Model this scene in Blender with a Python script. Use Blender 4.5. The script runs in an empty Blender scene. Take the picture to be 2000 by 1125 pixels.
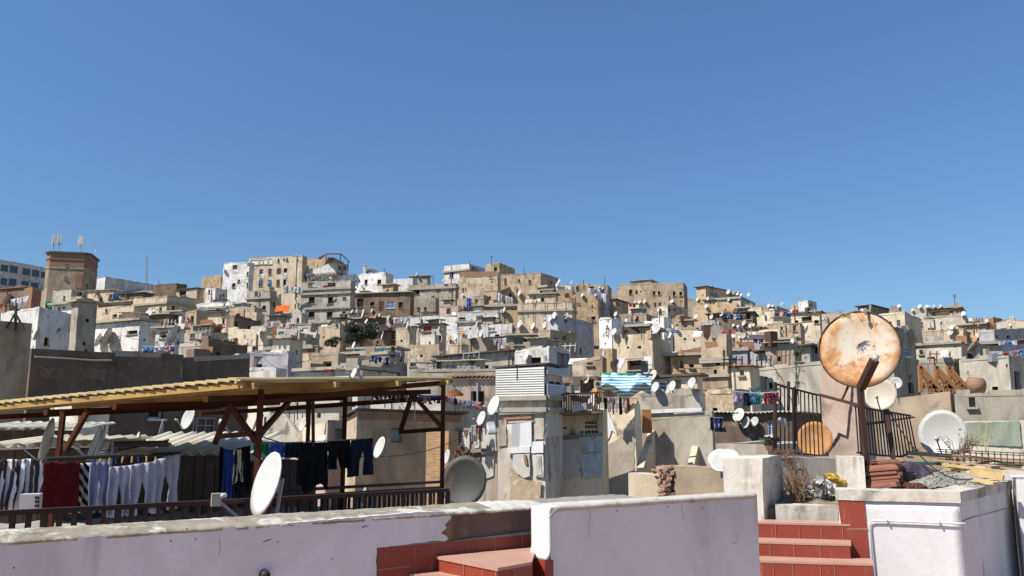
import bpy, math, random, colorsys
from mathutils import Vector, noise
rnd = random.Random(11)
SC = bpy.context.scene
COL = SC.collection
# ------------------------------------------------------------------ camera and sight lines
F, PITCH, HZ = 1650.0, math.radians(9.5), 841.0
CP, SP = math.cos(PITCH), math.sin(PITCH)
cam_d = bpy.data.cameras.new("camera"); cam = bpy.data.objects.new("camera", cam_d); COL.objects.link(cam)
cam_d.sensor_width = 36.0; cam_d.lens = 36.0*F/2000.0; cam_d.clip_start = 0.1; cam_d.clip_end = 5000
cam.rotation_euler = (math.radians(90)+PITCH, 0, 0)
SC.camera = cam

def ray(px, py):
    u = (px-1000.0)/F; v = (562.5-py)/F
    return Vector((u, CP - v*SP, SP + v*CP))
def P(px, py, d):                       # the point at depth d (metres ahead) seen at this place of the photo
    r = ray(px, py); return r*(d/r.y)
def pix(p):
    yc = p.y*CP + p.z*SP; zc = -p.y*SP + p.z*CP
    return 1000+F*p.x/yc, 562.5-F*zc/yc
DT = [(540,250),(575,215),(600,190),(640,150),(680,112),(720,82),(760,62),(800,47),(850,36),(900,29),(960,23),(1100,15)]
def D(y):
    if y <= DT[0][0]: return DT[0][1]
    for (a, da), (b, db) in zip(DT, DT[1:]):
        if y <= b: return da*(db/da)**((y-a)/(b-a))
    return DT[-1][1]

# ------------------------------------------------------------------ meshes
class MB:
    def __init__(s): s.v = []; s.f = []; s.m = []; s.cur = 0
    def quad(s, a, b, c, d):
        n = len(s.v); s.v += [tuple(a), tuple(b), tuple(c), tuple(d)]; s.f.append((n, n+1, n+2, n+3)); s.m.append(s.cur)
    def poly(s, pts):
        n = len(s.v); s.v += [tuple(p) for p in pts]; s.f.append(tuple(range(n, n+len(pts)))); s.m.append(s.cur)
    def hexa(s, p):                     # p: four bottom corners, four top corners, both anticlockwise from above
        n = len(s.v); s.v += [tuple(q) for q in p]
        for f in ((3,2,1,0),(4,5,6,7),(0,1,5,4),(1,2,6,5),(2,3,7,6),(3,0,4,7)):
            s.f.append(tuple(n+i for i in f)); s.m.append(s.cur)
    def box(s, c, a, b, h):             # centre, two half-axis vectors in plan, half height (or a vector)
        c = Vector(c); a = Vector(a); b = Vector(b); h = Vector((0,0,h)) if not isinstance(h, Vector) else h
        if a.cross(b).dot(h) < 0: a = -a
        s.hexa([c-a-b-h, c+a-b-h, c+a+b-h, c-a+b-h, c-a-b+h, c+a-b+h, c+a+b+h, c-a+b+h])
    def bar(s, p, q, w, h=None, up=(0,0,1)):   # square bar between two points
        p = Vector(p); q = Vector(q); d = (q-p)
        if d.length < 1e-6: return
        t = d.normalized(); u = Vector(up)
        if abs(t.dot(u)) > .98: u = Vector((0,1,0))
        a = t.cross(u).normalized()*(w/2); b = a.cross(t).normalized()*((h or w)/2)
        s.box((p+q)/2, d/2, a, b)
    def tube(s, pts, r, n=6, r1=None):
        pts = [Vector(p) for p in pts]; rings = []
        for i, p in enumerate(pts):
            t = (pts[min(i+1, len(pts)-1)]-pts[max(i-1, 0)]).normalized()
            u = Vector((0,0,1)) if abs(t.z) < .9 else Vector((0,1,0))
            a = t.cross(u).normalized(); b = a.cross(t)
            rr = r if r1 is None else r+(r1-r)*i/(len(pts)-1)
            base = len(s.v)
            s.v += [tuple(p+(a*math.cos(2*math.pi*k/n)+b*math.sin(2*math.pi*k/n))*rr) for k in range(n)]
            rings.append(base)
        for x, y in zip(rings, rings[1:]):
            for k in range(n):
                s.f.append((x+k, x+(k+1)%n, y+(k+1)%n, y+k)); s.m.append(s.cur)
        s.f.append(tuple(rings[0]+k for k in reversed(range(n)))); s.m.append(s.cur)
        s.f.append(tuple(rings[-1]+k for k in range(n))); s.m.append(s.cur)
    def grid(s, fn, nu, nv, thick=None):
        pts = [[Vector(fn(i/nu, j/nv)) for i in range(nu+1)] for j in range(nv+1)]
        n = len(s.v); s.v += [tuple(p) for row in pts for p in row]
        W = nu+1
        for j in range(nv):
            for i in range(nu):
                s.f.append((n+j*W+i, n+j*W+i+1, n+(j+1)*W+i+1, n+(j+1)*W+i)); s.m.append(s.cur)
        if thick is not None:
            th = Vector(thick); n2 = len(s.v); s.v += [tuple(p+th) for row in pts for p in row]
            for j in range(nv):
                for i in range(nu):
                    s.f.append((n2+j*W+i, n2+(j+1)*W+i, n2+(j+1)*W+i+1, n2+j*W+i+1)); s.m.append(s.cur)
            def rim(a, b): s.f.append((n+b, n+a, n2+a, n2+b)); s.m.append(s.cur)
            for i in range(nu): rim(i, i+1); rim(nv*W+i+1, nv*W+i)
            for j in range(nv): rim((j+1)*W, j*W); rim(j*W+nu, (j+1)*W+nu)
    def build(s, name, mats, parent=None, smooth=False, origin=None):
        me = bpy.data.meshes.new(name)
        o0 = Vector(origin) if origin is not None else Vector((0,0,0))
        me.from_pydata([tuple(Vector(v)-o0) for v in s.v], [], s.f)
        if not isinstance(mats, (list, tuple)): mats = [mats]
        for m in mats: me.materials.append(m)
        me.polygons.foreach_set("material_index", s.m)
        if smooth: me.polygons.foreach_set("use_smooth", [True]*len(s.f))
        me.update()
        o = bpy.data.objects.new(name, me); COL.objects.link(o)
        if parent is not None:
            o.parent = parent; o.location = o0 - PW[parent.name]; PW[o.name] = o0
        else:
            o.location = o0; PW[o.name] = o0
        return o
PW = {}                                 # world place of each object's own origin
def empty(name, loc):
    o = bpy.data.objects.new(name, None); COL.objects.link(o); o.location = loc; o.empty_display_size = .3
    PW[o.name] = Vector(loc); return o
LABELS = {}
def tag(o, label=None, cat=None, group=None, kind=None):
    if label:
        o["label"] = label; LABELS.setdefault(label, []).append(o)
    if cat: o["category"] = cat
    if group: o["group"] = group
    if kind: o["kind"] = kind
    return o

# ------------------------------------------------------------------ materials
def srgb(c):
    return tuple(((x/255)/12.92 if x/255 <= .04045 else ((x/255+.055)/1.055)**2.4) for x in c)
def new_mat(name):
    m = bpy.data.materials.new(name); m.use_nodes = True
    return m, m.node_tree.nodes, m.node_tree.links, m.node_tree.nodes["Principled BSDF"]
def ramp(N, L, src, a, b, c0=(0,0,0,1), c1=(1,1,1,1)):
    r = N.new("ShaderNodeValToRGB"); r.color_ramp.elements[0].position = a; r.color_ramp.elements[1].position = b
    r.color_ramp.elements[0].color = c0; r.color_ramp.elements[1].color = c1
    L.new(src, r.inputs[0]); return r.outputs[0]
def mixc(N, L, fac, a, b, mode='MIX'):
    x = N.new("ShaderNodeMix"); x.data_type = 'RGBA'; x.blend_type = mode
    for s, v in ((x.inputs[0], fac), (x.inputs[6], a), (x.inputs[7], b)):
        if hasattr(v, "links"): L.new(v, s)
        elif isinstance(v, (int, float)): s.default_value = v
        else: s.default_value = (*v[:3], 1)
    return x.outputs[2]
def nz(N, L, vec, scale, detail=5, rough=.6, dist=0.0):
    n = N.new("ShaderNodeTexNoise"); n.inputs["Scale"].default_value = scale; n.inputs["Detail"].default_value = detail
    n.inputs["Roughness"].default_value = rough; n.inputs["Distortion"].default_value = dist
    if vec is not None: L.new(vec, n.inputs["Vector"])
    return n.outputs["Fac"]
def coords(N, L, rand=True):
    g = N.new("ShaderNodeNewGeometry"); 
    if not rand: return g.outputs["Position"], None
    oi = N.new("ShaderNodeObjectInfo"); mu = N.new("ShaderNodeMath"); mu.operation = 'MULTIPLY'; mu.inputs[1].default_value = 173.0
    L.new(oi.outputs["Random"], mu.inputs[0]); ad = N.new("ShaderNodeVectorMath"); ad.operation = 'ADD'
    L.new(g.outputs["Position"], ad.inputs[0]); L.new(mu.outputs[0], ad.inputs[1])
    return ad.outputs[0], oi.outputs["Random"]
def scaled(N, L, vec, s):
    v = N.new("ShaderNodeVectorMath"); v.operation = 'MULTIPLY'; L.new(vec, v.inputs[0]); v.inputs[1].default_value = s
    return v.outputs[0]
def bump(N, L, b, h, strength, dist):
    x = N.new("ShaderNodeBump"); x.inputs["Strength"].default_value = strength; x.inputs["Distance"].default_value = dist
    L.new(h, x.inputs["Height"]); L.new(x.outputs[0], b.inputs["Normal"])
def wall_mat(name, c1, c2, c3, amt=.5, k=1.0, streak=.55, bmp=.35, var=.25, fine=.35, thr=.56):
    """weathered render: c1 paint, c2 faded or stained paint, c3 bare plaster where it has come off; k scales the pattern"""
    m, N, L, B = new_mat(name); vec, rd = coords(N, L)
    big = nz(N, L, vec, .22*k, 6, .65, .6); mid = nz(N, L, vec, .9*k, 8, .7, .4); fin = nz(N, L, vec, 9*k, 6, .75)
    st = nz(N, L, scaled(N, L, vec, (.55*k, .55*k, .26*k)), 1.0, 5, .62, 1.6)
    col = mixc(N, L, ramp(N, L, big, .38, .64), c1, c2)
    pat = mixc(N, L, .45, big, mid)
    col = mixc(N, L, ramp(N, L, pat, thr, thr+.05), col, c3)
    col = mixc(N, L, streak, col, ramp(N, L, st, .36, .56, (.52,.46,.40,1), (1,1,1,1)), 'MULTIPLY')
    drip = nz(N, L, scaled(N, L, vec, (2.6*k, 2.6*k, .22*k)), 1.0, 2, .5, .5)
    dm = N.new("ShaderNodeMath"); dm.operation = 'MULTIPLY'; L.new(ramp(N, L, drip, .56, .68), dm.inputs[0]); L.new(ramp(N, L, big, .46, .58), dm.inputs[1])
    col = mixc(N, L, dm.outputs[0], col, mixc(N, L, .45, col, (.09,.075,.06)))
    col = mixc(N, L, fine, col, ramp(N, L, fin, .25, .7, (.58,.55,.52,1), (1.0,1.0,1.0,1)), 'MULTIPLY')
    spots = nz(N, L, scaled(N, L, vec, (2.2*k, 2.2*k, 1.5*k)), 1.0, 3, .5)
    if var > 0: col = mixc(N, L, ramp(N, L, spots, .61, .70), col, mixc(N, L, .6, c3, (.10,.08,.065)))
    if rd is not None and var:
        h = N.new("ShaderNodeHueSaturation"); mr = N.new("ShaderNodeMapRange"); L.new(rd, mr.inputs[0])
        mr.inputs[3].default_value = 1-var*.75; mr.inputs[4].default_value = 1+var*.55
        L.new(mr.outputs[0], h.inputs["Value"]); L.new(col, h.inputs["Color"]); col = h.outputs[0]
    L.new(col, B.inputs["Base Color"]); B.inputs["Roughness"].default_value = .92
    B.inputs["Specular IOR Level"].default_value = .2
    bump(N, L, B, mixc(N, L, .4, mid, fin), bmp, .05/k)
    return m
def plain(name, c, rough=.6, var=.25, k=4.0, metal=0, rust=None, rthr=.55, spec=.4, streak=0):
    """paint, metal, cloth or wood with uneven tone; rust: a second colour in patches"""
    m, N, L, B = new_mat(name); vec, rd = coords(N, L)
    a = nz(N, L, vec, k, 6, .65, .3)
    col = mixc(N, L, ramp(N, L, a, .3, .7), tuple(x*(1-var) for x in c), tuple(min(1, x*(1+var*.5)) for x in c))
    if rust:
        b = nz(N, L, vec, k*.55, 8, .7, .5); col = mixc(N, L, ramp(N, L, b, rthr, rthr+.14), col, rust)
    if streak:
        st = nz(N, L, scaled(N, L, vec, (k, k, k*.07)), 1.0, 5, .6)
        col = mixc(N, L, streak, col, ramp(N, L, st, .35, .62, (.4,.36,.32,1), (1,1,1,1)), 'MULTIPLY')
    L.new(col, B.inputs["Base Color"]); B.inputs["Roughness"].default_value = rough; B.inputs["Metallic"].default_value = metal
    B.inputs["Specular IOR Level"].default_value = spec
    bump(N, L, B, a, .12, .01)
    return m
def vary(m, lo, hi):
    N, L = m.node_tree.nodes, m.node_tree.links; B = N["Principled BSDF"]; src = B.inputs["Base Color"].links[0].from_socket
    oi = N.new("ShaderNodeObjectInfo"); mr = N.new("ShaderNodeMapRange"); L.new(oi.outputs["Random"], mr.inputs[0]); mr.inputs[3].default_value = lo; mr.inputs[4].default_value = hi
    h = N.new("ShaderNodeHueSaturation"); L.new(mr.outputs[0], h.inputs["Value"]); L.new(src, h.inputs["Color"]); L.new(h.outputs[0], B.inputs["Base Color"])
def lathed(n):   # a unit dish profile (radius, height)
    return [(i/n, (i/n)**2) for i in range(n+1)]

W_ = {}
def wm(code):
    return W_[code]
W_['W'] = wall_mat("whitewash", (.74,.73,.71), (.62,.59,.545), (.34,.285,.22), thr=.62, streak=.5, var=.18, fine=.25)
W_['w'] = wall_mat("dirty_whitewash", (.64,.59,.52), (.47,.42,.355), (.31,.245,.18), thr=.57, streak=.75, var=.22)
W_['C'] = wall_mat("cream_render", (.66,.55,.40), (.56,.46,.33), (.40,.33,.25), thr=.57, streak=.6)
W_['Y'] = wall_mat("pale_cream_render", (.70,.61,.46), (.62,.51,.36), (.46,.38,.29), thr=.60, streak=.5)
W_['O'] = wall_mat("ochre_render", (.54,.385,.235), (.47,.35,.23), (.36,.285,.205), thr=.56, streak=.65)
W_['T'] = wall_mat("tan_render", (.50,.395,.275), (.38,.30,.21), (.58,.49,.37), thr=.58, streak=.75)
W_['B'] = wall_mat("brown_render", (0.235,0.166,0.118), (0.166,0.124,0.097), (0.359,0.262,0.179), thr=.58, streak=.7)
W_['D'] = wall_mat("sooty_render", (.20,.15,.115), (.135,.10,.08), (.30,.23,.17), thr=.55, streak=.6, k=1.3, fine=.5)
W_['G'] = wall_mat("grey_cement", (.42,.38,.315), (.32,.285,.23), (.51,.455,.36), thr=.58, streak=.7)
W_['g'] = wall_mat("pale_cement", (.57,.525,.44), (.46,.42,.345), (.38,.315,.24), thr=.58, streak=.65)
W_['L'] = wall_mat("lavender_grey_render", (0.455,0.449,0.468), (0.380,0.366,0.380), (0.329,0.292,0.253), thr=.61, streak=.5, var=.15)
W_['P'] = wall_mat("pink_render", (.57,.43,.36), (.50,.39,.32), (.38,.29,.23), thr=.57, streak=.6)
W_['S'] = wall_mat("rubble_stone", (0.486,0.389,0.259), (0.324,0.251,0.162), (0.648,0.551,0.406), k=3.2, thr=.50, streak=.4, bmp=1.0, fine=.85)
def brick_mat(name, c1, c2, cm, s=1.0, plaster=None, thr=.5):
    m, N, L, B = new_mat(name); vec, rd = coords(N, L, False)
    sep = N.new("ShaderNodeSeparateXYZ"); L.new(vec, sep.inputs[0]); ad = N.new("ShaderNodeMath"); L.new(sep.outputs[0], ad.inputs[0]); L.new(sep.outputs[1], ad.inputs[1])
    cmb = N.new("ShaderNodeCombineXYZ"); L.new(ad.outputs[0], cmb.inputs[0]); L.new(sep.outputs[2], cmb.inputs[1])
    b = N.new("ShaderNodeTexBrick"); L.new(cmb.outputs[0], b.inputs[0]); b.inputs["Scale"].default_value = s
    b.inputs["Color1"].default_value = (*c1,1); b.inputs["Color2"].default_value = (*c2,1); b.inputs["Mortar"].default_value = (*cm,1)
    b.inputs["Mortar Size"].default_value = .012; b.inputs["Brick Width"].default_value = .24; b.inputs["Row Height"].default_value = .085
    a = nz(N, L, vec, 2.0, 8, .7); col = mixc(N, L, .6, b.outputs[0], ramp(N, L, a, .3, .7, (.5,.45,.4,1), (1.1,1.1,1.1,1)), 'MULTIPLY')
    if plaster:
        p = nz(N, L, vec, .35, 7, .7, .5); col = mixc(N, L, ramp(N, L, p, thr, thr+.04), col, plaster)
    L.new(col, B.inputs["Base Color"]); B.inputs["Roughness"].default_value = .9; B.inputs["Specular IOR Level"].default_value = .2
    bump(N, L, B, a, .5, .03); return m
W_['R'] = brick_mat("red_brick", (.34,.15,.08), (.27,.13,.075), (.30,.24,.18), 1.0)
W_['K'] = brick_mat("tower_brick", (.33,.17,.095), (.29,.16,.09), (.28,.22,.16), .5)
W_['k'] = brick_mat("orange_brick", (.50,.28,.13), (.42,.22,.10), (.42,.34,.25), 1.0)
M = {}
M['hole'] = plain("dark_interior", (.034,.028,.024), .9, spec=.05)
M['glass'] = plain("window_glass", (.045,.055,.065), .12, spec=.6)
M['bluewin'] = plain("blue_shutter_paint", (.07,.14,.30), .6)
M['frame'] = plain("weathered_frame", (.30,.27,.23), .7)
M['wframe'] = plain("white_frame", (.62,.61,.58), .6)
M['brown'] = plain("brown_shutter_wood", (.10,.045,.025), .7, streak=.4)
M['redsh'] = plain("red_shutter_paint", (.35,.05,.035), .6)
M['grey'] = plain("grey_door_paint", (.22,.23,.25), .6, streak=.4)
M['cement'] = plain("ledge_cement", (.36,.32,.26), .9, rust=(.15,.12,.09), spec=.2, k=2)
M['rooft'] = plain("roof_screed", (.36,.33,.28), .95, rust=(.24,.2,.16), spec=.1, k=1)
M['dsheet'] = plain("dark_roof_sheet", (.10,.085,.075), .8, rust=(.17,.10,.06), spec=.2, k=1)
M['sheet'] = plain("corrugated_fibre_cement", (.55,.52,.45), .85, rust=(.34,.29,.22), spec=.2, k=1.5)
M['tile'] = plain("clay_roof_tile", (.36,.16,.085), .85, rust=(.20,.11,.075), spec=.2, k=3)
M['rustsheet'] = plain("rusty_sheet", (.26,.12,.06), .85, rust=(.14,.07,.04), spec=.2, k=2)
M['iron'] = plain("dark_iron", (.035,.028,.025), .7, spec=.3)
M['galv'] = plain("galvanised_steel", (.36,.36,.36), .5, metal=.4)
M['dish'] = plain("dish_white", (.50,.485,.455), .45, var=.12, k=2)
M['dishcream'] = plain("dish_cream", (.52,.46,.36), .5, var=.15, k=2, rust=(.40,.25,.13), rthr=.64)
M['dishrust'] = plain("dish_rust", (.40,.19,.07), .7, var=.2, k=3, rust=(.30,.13,.05))
M['dishgrey'] = plain("dish_grey", (.30,.29,.27), .6, var=.2, k=2)

vary(M['dish'], .72, 1.12); vary(M['dishcream'], .7, 1.1); vary(M['dishrust'], .7, 1.15)
# ------------------------------------------------------------------ houses
def jit(p, amp, top=False):
    p = Vector(p)
    v = noise.noise_vector(p*.33)*amp + noise.noise_vector(p*1.1+Vector((7,3,1)))*(amp*.5)
    v.z *= .3
    if top: v.z += noise.noise(p*.8+Vector((0,9,4)))*amp*1.3 + noise.noise(p*2.9)*amp*.7
    return p+v
def face(mb, A, ud, W, zb, zv, zA, zB, inw, ops, amp, st):
    """one outer wall from A along ud, with real openings; returns its top points and inner points"""
    us = {0.0, W}; zs = {zb, zv}
    zmin = min(zA, zB)-.03
    n = max(1, min(14, int(W/st)))
    for i in range(1, n): us.add(W*i/n)
    n = max(1, min(10, int((zmin-zv)/st)))
    for i in range(1, n+1): zs.add(zv+(zmin-zv)*i/n)
    for (u0, u1, z0, z1) in ops: us |= {u0, u1}; zs |= {z0, z1}
    us = sorted(us); zs = sorted(z for z in zs if z <= zmin+1e-6)
    def pt(u, z, off=0.0, top=False):
        p = A+ud*u+inw*off; return jit((p.x, p.y, z), amp, top)
    def inside(u, z): return any(u0 < u < u1 and z0 < z < z1 for (u0, u1, z0, z1) in ops)
    for i in range(len(us)-1):
        a, b = us[i], us[i+1]
        if b-a < 1e-5: continue
        for j in range(len(zs)-1):
            c, d = zs[j], zs[j+1]
            if d-c < 1e-5 or inside((a+b)/2, (c+d)/2): continue
            mb.quad(pt(a,c), pt(b,c), pt(b,d), pt(a,d))
        c = zs[-1]; ta = zA+(zB-zA)*a/W; tb = zA+(zB-zA)*b/W
        mb.quad(pt(a,c), pt(b,c), pt(b,tb,top=True), pt(a,ta,top=True))
    for (u0, u1, z0, z1) in ops:
        r = .35
        for (a, c, b, d) in ((u0,z0,u1,z0),(u1,z0,u1,z1),(u1,z1,u0,z1),(u0,z1,u0,z0)):
            mb.quad(pt(a,c), pt(b,d), pt(b,d,r), pt(a,c,r))
    t = min(.25, W*.2)
    top = []; inner = []
    for u in us:
        z = zA+(zB-zA)*u/W; p = pt(u, z, top=True); top.append(p)
        dlt = p-(A+ud*u+Vector((0,0,z-A.z)))
        q = A+ud*(t+u*(W-2*t)/W)+inw*t; inner.append(Vector((q.x, q.y, z))+dlt)
    return top, inner, us
HOUSES = []; ROOT_OF = {}
PANES = {'d':('hole','frame'),'g':('glass','frame'),'w':('glass','wframe'),'s':('brown','frame'),'b':('bluewin','wframe'),
         'r':('redsh','frame'),'p':('grey','frame'),'k':('brown','brown'),'v':('hole','hole'),'x':('wframe','frame'),'n':('hole','wframe')}
def window_part(parent, c, ud, out, w, h, style, d, amp):
    pm, fm = PANES[style]
    c = Vector(c); mb = MB(); up = Vector((0,0,1))
    rec = {'d':.30,'v':.30,'n':.26}.get(style, .14)
    mb.box(c-out*rec, ud*(w/2+.02), out*.02, h/2+.02)
    if style == 's' or style == 'k':
        ns = 2
        for s_ in range(ns):
            cc = c+ud*((s_+.5)/ns-.5)*w-out*(rec-.045)
            for k in range(7 if d < 90 else 3):
                n_ = 7 if d < 90 else 3
                mb.box(cc+up*((k+.5)/n_-.5)*h*.9, ud*(w/ns*.42), out*.018, h/n_*.36)
    if style == 'p':
        mb.box(c-out*(rec-.04), ud*w*.36, out*.02, h*.40)
    mb.cur = 1
    if style not in 'v':
        fw = min(.07, w*.1)
        for s_ in (-1, 1):
            mb.box(c+ud*s_*(w/2-fw/2)-out*(rec-.06), ud*fw/2, out*.05, h/2)
            if style in 'gwbn': mb.box(c+up*s_*(h/2-fw/2)-out*(rec-.055), ud*(w/2-fw), out*.04, fw/2)
        if style in 'gwb':
            mb.box(c-out*(rec-.05), ud*fw*.35, out*.03, h/2-fw)
            mb.box(c-out*(rec-.047)+up*h*.1, ud*(w/2-fw), out*.02, fw*.3)
        if style != 'p' and style != 'k':
            mb.box(c-up*(h/2+.05)+out*.05, ud*(w/2+.10), out*.11, .045)
    nm = 'door' if style in 'pk' and h > w*1.35 else ('vent_hole' if style == 'v' else 'window')
    return mb.build(nm, [M[pm], M[fm]], parent, origin=c)
def house(label, name, col, xs, yt, yb, yaw=25, d=None, tl=None, tr=None, roof='', led=(), wins=(), amp=None, cat=None, deep=None, group=None, thin=None):
    x0, xm, x1 = xs
    if d is None: d = D(yb)*(1+.012*((len(HOUSES)*7) % 5-2)/2)
    Mp = P(xm, yt, d); zM = Mp.z; ya = math.radians(yaw)
    a = Vector((-math.cos(ya), math.sin(ya), 0)); b = Vector((math.sin(ya), math.cos(ya), 0))
    def reach(dr, px, py, dflt, mn):
        r = ray(px, py); k = r.x/r.y; den = dr.x-k*dr.y
        if abs(den) < .04: return dflt
        s = (k*Mp.y-Mp.x)/den
        return dflt if s <= 0 or s > 60 else max(mn, s)
    mn_ = max(.7, min(2.2, .018*d)) if thin is None else thin
    wl = reach(a, x0, tl or yt, 5.0, mn_); wr = reach(b, x1, tr or yt, 5.0, mn_)
    if deep: wr = deep
    Lp = Mp+a*wl; Rp = Mp+b*wr; Bp = Lp+b*wr
    def topz(p, px, y): return zM if y is None else P(px, y, p.y).z
    zL = topz(Lp, x0, tl); zR = topz(Rp, x1, tr); zB = zL+zR-zM
    zv = P(xm, yb, d).z-.5; zb = zv-9.0
    amp = amp if amp is not None else min(.10, .03+.0006*d)
    st = 1.3 if d < 60 else (1.8 if d < 130 else 2.6)
    root = empty(name, (Mp.x, Mp.y, zb)); tag(root, label, cat or name.replace('_', ' ').split(' ')[-1], group)
    HOUSES.append(dict(root=root, label=label, d=d, M=Mp, a=a, b=b, wl=wl, wr=wr, zb=zb, zv=zv, oL=Vector((-math.sin(ya), -math.cos(ya), 0)), oR=Vector((math.cos(ya), -math.sin(ya), 0)))); ROOT_OF[root.name] = HOUSES[-1] 
    outL = Vector((-math.sin(ya), -math.cos(ya), 0)); outR = Vector((math.cos(ya), -math.sin(ya), 0))
    ops = {'L': [], 'R': []}; todo = []
    for (wx0, wy0, wx1, wy1, sty) in wins:
        cx, cy = (wx0+wx1)/2, (wy0+wy1)/2
        side = 'L' if cx < xm else 'R'
        ud, out = (a, outL) if side == 'L' else (b, outR)
        def hit(px, py):
            r = ray(px, py); t = Mp.dot(out)/r.dot(out) if abs(r.dot(out)) > 1e-4 else 1; return r*t
        uu = sorted((hit(q, cy)-Mp).dot(ud) for q in (wx0, wx1)); zz = sorted(hit(cx, q).z for q in (wy0, wy1))
        W = wl if side == 'L' else wr
        if zz[1]-zz[0] < .28 and sty != 'v': zz = [zz[0]-.1, zz[1]+.1]
        uu = [max(.12, uu[0]), min(W-.12, uu[1])]
        ze = zL if side == 'L' else zR
        zt = min(zM+(ze-zM)*q/W for q in uu)-.12
        zz[1] = min(zz[1], zt)
        if sty == 'v' and uu[1]-uu[0] < .1: uu = [uu[0]-.02, uu[0]+.08]
        if sty != 'v' and (uu[1]-uu[0] < .15 or zz[1]-zz[0] < .15): continue
        bad = any(not (uu[1] < o[0] or uu[0] > o[1] or zz[1] < o[2] or zz[0] > o[3]) for o in ops[side])
        if bad: continue
        ops[side].append((uu[0], uu[1], zz[0], zz[1])); todo.append((side, uu, zz, sty))
    if d > 40:                          # small vents and a few unglazed openings in otherwise blank walls
        for side, W, ze, n_ in (('L', wl, zL, 2), ('R', wr, zR, 1)):
            for _ in range(rnd.randint(1, n_+ (3 if len(ops['L']) < 2 else 1))):
                if W < 1.6 or zM-zv < 1.6: continue
                big_ = rnd.random() < .35 and W > 2.4; w_, h_ = ((rnd.uniform(.5,.8), rnd.uniform(.7,1.0)) if big_ else (rnd.uniform(.22,.35), rnd.uniform(.25,.4)))
                u_ = rnd.uniform(.4, W-.4-w_); z_ = rnd.uniform(zv+.6, max(zv+.7, min(zM, ze)-1.0-h_))
                if u_ < .2 or z_+h_ > min(zM, ze)-.35: continue
                if any(not (u_+w_+.15 < o[0] or u_-.15 > o[1] or z_+h_+.1 < o[2] or z_-.1 > o[3]) for o in ops[side]): continue
                ops[side].append((u_, u_+w_, z_, z_+h_)); todo.append((side, [u_, u_+w_], [z_, z_+h_], ('ds'[rnd.random() < .3] if big_ else 'v')))
    mb = MB(); ctr = (Lp+Rp)/2
    # faces are laid so that u runs along the wall from M; winding differs but normals are shaded two-sided
    sides = [face(mb, Mp, a, wl, zb, zv, zM, zL, -outL, ops['L'], amp, st),
             face(mb, Mp, b, wr, zb, zv, zM, zR, -outR, ops['R'], amp, st),
             face(mb, Lp, b, wr, zb, zv, zL, zB, outR, [], amp, st*2),
             face(mb, Rp, a, wl, zb, zv, zR, zB, outL, [], amp, st*2)]
    drop = min(.55, max(.15, (zM-zv)*.2))
    for (top, inner, us) in sides:
        for i in range(len(us)-1):
            mb.quad(top[i], top[i+1], inner[i+1], inner[i])
            mb.quad(inner[i], inner[i+1], inner[i+1]-Vector((0,0,drop+.2)), inner[i]-Vector((0,0,drop+.2)))
    mb.cur = 1
    e = .08
    cs = [(Mp, zM, 1, 1), (Lp, zL, -1, 1), (Bp, zB, -1, -1), (Rp, zR, 1, -1)]
    q = [Vector((p.x, p.y, z-drop))+(a*e*s1+b*e*s2) for (p, z, s1, s2) in cs]
    mb.quad(q[0], q[3], q[2], q[1])
    w = mb.build('wall', [wm(col), M['rooft']], root, origin=Mp)
    for (side, uu, zz, sty) in todo:
        ud, out = (a, outL) if side == 'L' else (b, outR)
        c = Mp+ud*((uu[0]+uu[1])/2); c = jit((c.x, c.y, (zz[0]+zz[1])/2), amp)
        window_part(root, c, ud, out, uu[1]-uu[0], zz[1]-zz[0], sty, d, amp)
    if roof:
        o = (.14 if d < 36 else .28) if d < 60 else .42; h = (.03 if d < 36 else .06) if roof in 'cdt' else .10
        mr = {'e':'cement','c':'sheet','d':'dsheet','t':'tile','r':'rustsheet'}[roof]
        cr = [Vector((p.x, p.y, z+.05))-(a*s1+b*s2)*o for (p, z, s1, s2) in cs]
        rb = MB()
        if roof in 'ct':
            per = .18 if d < 60 else .5; nu = max(8, min(120, int(wl/per*4)))
            if roof == 't': per = .24
            def fn(u, v):
                p = cr[0].lerp(cr[1], u).lerp(cr[3].lerp(cr[2], u), v)
                return p+Vector((0,0,.05+ .035*(1 if d < 60 else 2)*math.sin(2*math.pi*u*(wl+2*o)/per)+.05*noise.noise(p*.7)))
            rb.grid(fn, nu, 3, (0,0,-.03))
        else:
            rb.hexa([cr[0], cr[3], cr[2], cr[1]]+[p+Vector((0,0,2*h)) for p in (cr[0], cr[3], cr[2], cr[1])])
        rb.build('roof', M[mr], root, origin=Mp)
    elif d > 30 and rnd.random() < .8:   # broken, patched copings along the parapet, one strip for each side
        cm = wm(col) if rnd.random() < .6 else M['cement']
        for (ud, W, zE, inw) in ((a, wl, zL, -outL), (b, wr, zR, -outR)):
            if W < 1.2: continue
            st_ = []; u = .1
            while u < W-.25:
                l_ = min(rnd.uniform(.25, 1.5), W-.1-u); h_ = rnd.choice((-.06, rnd.uniform(.04, .2), rnd.uniform(.02, .12))); st_ += [(u, h_), (u+l_, h_)]; u += l_
            if len(st_) < 2: continue
            pb = MB(); ring_ = []
            for (u, h_) in st_:
                z = zM+(zE-zM)*u/W; c = Mp+ud*u+inw*.12; n0 = len(pb.v); w_ = .14
                pb.v += [tuple(Vector((c.x, c.y, z-.15))-inw*w_), tuple(Vector((c.x, c.y, z+h_))-inw*w_), tuple(Vector((c.x, c.y, z+h_))+inw*w_), tuple(Vector((c.x, c.y, z-.15))+inw*w_)]; ring_.append(n0)
            for p_, q_ in zip(ring_, ring_[1:]):
                for k in range(4): pb.f.append((p_+k, p_+(k+1)%4, q_+(k+1)%4, q_+k)); pb.m.append(0)
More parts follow.
